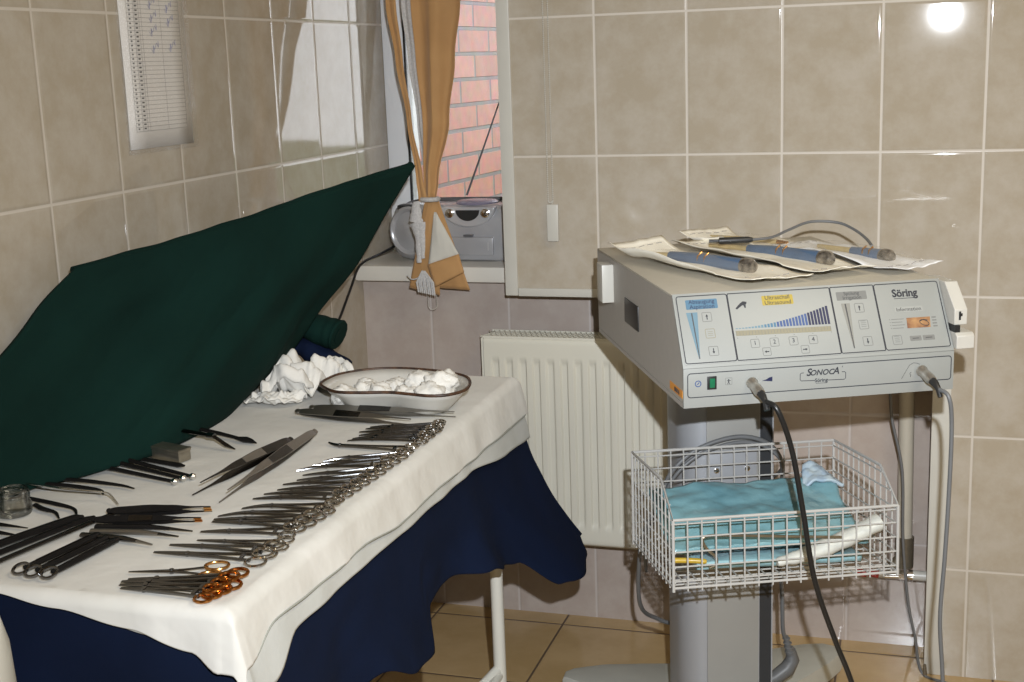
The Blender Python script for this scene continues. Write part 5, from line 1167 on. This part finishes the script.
ob = wrap('sterile_pack', mat('pale_printed_wrap', (0.50, 0.58, 0.60), 0.3, col2=(0.36, 0.46, 0.55), noise_scale=60, bump=0.4, bump_scale=40), pk3, 24, 20, 0.006); bput(ob); tag(ob, 'pale printed corner of a pack standing up at the back of the basket', 'package', 'wrapped packs in the basket')
b = MB(); pts = smooth_path([(0.180, 0.026, 0.022), (0.23, 0.026, 0.032), (0.30, 0.027, 0.054), (0.356, 0.028, 0.078)], 8); b.tube(pts, [0.008 + 0.009 * min(1, i / 10) + 0.001 * math.sin(i * 1.7) for i in range(len(pts))], 14, flat=0.8)
o = bput(b.build('dressing_roll', M['pack_white'])); tag(o, 'white wrapped roll slanting up at the right front of the basket', 'roll')
b = MB(); pts = smooth_path([(0.010, 0.045, 0.032), (0.04, 0.040, 0.031), (0.064, 0.032, 0.030)], 6); b.tube(pts, [0.004, *([0.0045] * 11), 0.003], 12)
o = bput(b.build('yellow_rod', M['yellow'])); tag(o, 'short yellow plastic rod in the left front of the basket', 'rod')
b = MB(); b.tube(smooth_path([(0.285, 0.0078, 0.062), (0.20, 0.0078, 0.069), (0.10, 0.008, 0.078), (0.060, 0.008, 0.080), (0.050, 0.008, 0.074), (0.058, 0.0085, 0.058), (0.072, 0.009, 0.044), (0.073, 0.010, 0.032), (0.062, 0.011, 0.026)], 8), 0.0024, 8)
o = bput(b.build('bent_hook', M['olive_metal'])); tag(o, 'brown bent metal hook behind the front wires of the basket', 'hook')

# ------------------------------------------------------------------ pouches on top of the generator
ZTOP = Z0 + H
def pouch(a, b_, w, label, m_front, curl0, curl1, lift, seed, wave=0.006):
    """a, b_: the two ends of the middle line, in generator coordinates"""
    t = thing('sterilisation_pouch', label, 'pouch', dloc((a[0], a[1], ZTOP)), PSI, group='pouches on the generator')
    A = Vector((a[0], a[1], 0)); B_ = Vector((b_[0], b_[1], 0)); d = (B_ - A); dn = d.normalized(); pr = Vector((dn.y, -dn.x, 0))
    def f(u, v):
        e = min(1, v * 6, (1 - v) * 6)
        zz = 0.0035 + lift * math.sin(PI * min(1, max(0, u))) + wave * 0.5 * (1 + math.sin(9 * u + 5 * v + seed)) * (0.4 + abs(v - 0.5)) + 0.003 * (1 + N3(u * 7, v * 6, seed))
        zz += curl0 * max(0, (0.14 - u) / 0.14) ** 1.5 + curl1 * max(0, (u - 0.88) / 0.12) ** 1.5
        zz += curl0 * 0.9 * max(0, (v - 0.86) / 0.14) ** 1.3 * math.sin(PI * min(1, u * 1.3)) ** 0.5 * max(0, 1 - u) ** 0.3
        q = d * u + pr * w * (v - 0.5) * (1 + 0.06 * N3(u * 4, seed)) 
        return Vector((q.x, q.y, zz))
    MB().grid(f, 48, 18).build('paper_back', m_front, t, solid=0.0008)
    def g(u, v):
        p = f(lerp(0.04, 0.93, u), lerp(0.08, 0.92, v)); p.z += 0.0022 + 0.016 * math.sin(PI * v) * math.sin(PI * u) ** 0.5
        return p
    MB().grid(g, 40, 16).build('clear_film', M['film'], t)
    pm = MB()
    for k in range(5):
        v0 = 0.12 + 0.16 * k
        pm.tube([f(0.90 + 0.0, v0) + Vector((0, 0, 0.0009)), f(0.90, v0 + 0.10) + Vector((0, 0, 0.0009))], 0.0007, 4)
        pm.tube([f(0.045, v0) + Vector((0, 0, 0.0009)), f(0.045, v0 + 0.10) + Vector((0, 0, 0.0009))], 0.0007, 4)
    pm.build('printed_marks', M['ink_faint'], t)
    return t
pouch((0.043, 0.470), (0.183, 0.074), 0.118, 'cream peel pouch at the front left on top of the generator', M['pouch'], 0.022, 0.006, 0.002, 1.0)
pouch((0.168, 0.500), (0.304, 0.108), 0.112, 'cream peel pouch in the middle on top of the generator', M['pouch'], 0.012, 0.010, 0.006, 2.2)
pouch((0.205, 0.585), (0.345, 0.30), 0.130, 'cream peel pouch at the back of the generator top', M['pouch'], 0.020, 0.004, 0.004, 4.1)
pouch((0.335, 0.440), (0.425, 0.115), 0.100, 'white peel pouch at the right end of the generator top', M['pouch_white'], 0.006, 0.003, 0.005, 5.3)
def handpiece(a, b_, c, r, z_, label):
    """beige sheath a->b, blue body b->c with smoky end cap"""
    t = thing('ultrasound_handpiece', label, 'handpiece', dloc((*b_, ZTOP)), PSI, group='handpieces in pouches')
    o = Vector((*b_, 0)); A, B_, Cc = (Vector((*p, z_)) - o for p in (a, b_, c)); dn = (Cc - B_).normalized()
    A.z -= 0.001
    m = MB(); m.tube([A, lerp(A, B_, 0.6), B_], [0.0035, 0.0048, 0.0055], 12); m.build('sheath', M['tip_beige'], t)
    m = MB(); m.tube([B_, B_ + dn * 0.03, B_ + dn * 0.06, Cc - dn * 0.008], [r * 0.62, r * 0.78, r * 0.9, r * 0.95], 18); m.build('handle', M['hand_blue'], t)
    m = MB(); m.tube([Cc - dn * 0.010, Cc - dn * 0.002, Cc + dn * 0.008, Cc + dn * 0.014], [r * 1.0, r * 1.12, r * 1.05, r * 0.7], 18); m.build('end_cap', M['cap_clear'], t)
    m = MB(); pr = Vector((dn.y, -dn.x, 0)); q = lerp(B_, Cc, 0.42)
    for s_ in (0, 0.016): m.tube([q + dn * s_ + pr * r * 0.8, q + dn * s_ + pr * r * 0.75 + Vector((0, 0, r * 0.6)), q + dn * s_ + Vector((0, 0, r * 1.05))], 0.0016, 6)
    m.build('clip', M['gold'], t)
    return t
handpiece((0.026, 0.398), (0.074, 0.340), (0.160, 0.180), 0.0125, 0.0175, 'blue handpiece with smoky cap in the front left pouch')
handpiece((0.175, 0.440), (0.222, 0.360), (0.302, 0.205), 0.0125, 0.0185, 'blue handpiece with smoky cap in the middle pouch')
handpiece((0.350, 0.360), (0.378, 0.275), (0.404, 0.195), 0.0115, 0.0180, 'blue handpiece with smoky cap in the right pouch')
t = thing('beige_sheath', 'beige slim sheath in the pouch at the back of the generator top', 'sheath', dloc((0.25, 0.53, ZTOP)), PSI); b = MB(); b.tube([(-0.05, 0.055, 0.0145), (0.0, -0.01, 0.0155), (0.055, -0.085, 0.015)], [0.0035, 0.0048, 0.0045], 12); b.build('shaft', M['tip_beige'], t)
b = MB(); b.tube([(0.055, -0.085, 0.015), (0.068, -0.103, 0.015)], [0.0052, 0.0035], 12); b.build('collar', M['gold'], t)
t = thing('electrode_lead', 'grey lead with black handle arching over the pouches', 'lead', dloc((0.19, 0.365, ZTOP)), PSI)
b = MB(); b.tube([(-0.036, 0.010, 0.034), (-0.02, 0.006, 0.034), (-0.019, 0.0055, 0.034), (0.030, -0.006, 0.035), (0.038, -0.008, 0.035)], [0.003, 0.003, 0.0062, 0.0058, 0.0038], 12); b.build('handle', M['black_plastic'], t)
b = MB(); b.tube(smooth_path([(0.037, -0.008, 0.035), (0.075, 0.0, 0.036), (0.120, 0.035, 0.043), (0.170, 0.060, 0.052), (0.215, 0.045, 0.050), (0.232, 0.010, 0.041), (0.236, -0.035, 0.030), (0.230, -0.075, 0.022)], 10), 0.0026, 8); b.build('cord', M['cable_grey'], t)

# ------------------------------------------------------------------ camera
cam = bpy.data.cameras.new('camera'); co = bpy.data.objects.new('camera', cam); C.objects.link(co); S.camera = co
def rot_vec(r):
    v = Vector(r); return Matrix.Rotation(v.length, 3, v.normalized())
Bm = Matrix(((1, 0, 0), (0, 0, -1), (0, 1, 0)))
Rc = rot_vec((0.2124184, 0.2986912, -0.0038134)) @ Bm       # world -> right, down, forward
right, down, fwd = Vector(Rc[0]), Vector(Rc[1]), Vector(Rc[2])
CP = Vector((1.3076687, -2.8236518, 1.3525830))
mw = Matrix((right, -down, -fwd)).transposed().to_4x4(); mw.translation = CP; co.matrix_world = mw
cam.sensor_width = 36.0; cam.sensor_fit = 'HORIZONTAL'; cam.lens = 1310.792 / 1024 * 36.0; cam.clip_start = 0.05

# ------------------------------------------------------------------ light
def area(name, loc, target, size, power, col):
    l = bpy.data.lights.new(name, 'AREA'); l.shape = 'DISK'; l.size = size; l.energy = power; l.color = col
    o = bpy.data.objects.new(name, l); C.objects.link(o); o.location = loc
    o.rotation_euler = (Vector(target) - Vector(loc)).to_track_quat('-Z', 'Y').to_euler(); return o
area('camera_flash', CP + right * 0.06 - down * 0.14 + fwd * 0.02, (1.02, 0.0, 0.64), 0.022, 17.8, (0.95, 1.0, 1.06))
bpy.data.lights['camera_flash'].spread = R(104)
area('ceiling_lamp', (2.3, -1.7, 2.62), (2.3, -1.7, 0.0), 1.1, 25.0, (1.0, 0.89, 0.68))
w = bpy.data.worlds.new('sky'); S.world = w; w.use_nodes = True; nt = w.node_tree; bg = nt.nodes['Background']
bg.inputs['Color'].default_value = (0.93, 0.96, 1.0, 1); bg.inputs['Strength'].default_value = 3.2

S.view_settings.view_transform = 'Standard'; S.view_settings.look = 'None'; S.view_settings.exposure = 0.09; S.view_settings.gamma = 1.0
S.view_settings.use_curve_mapping = False
S.cycles.use_denoising = True
S.cycles.max_bounces = 8; S.cycles.transparent_max_bounces = 12
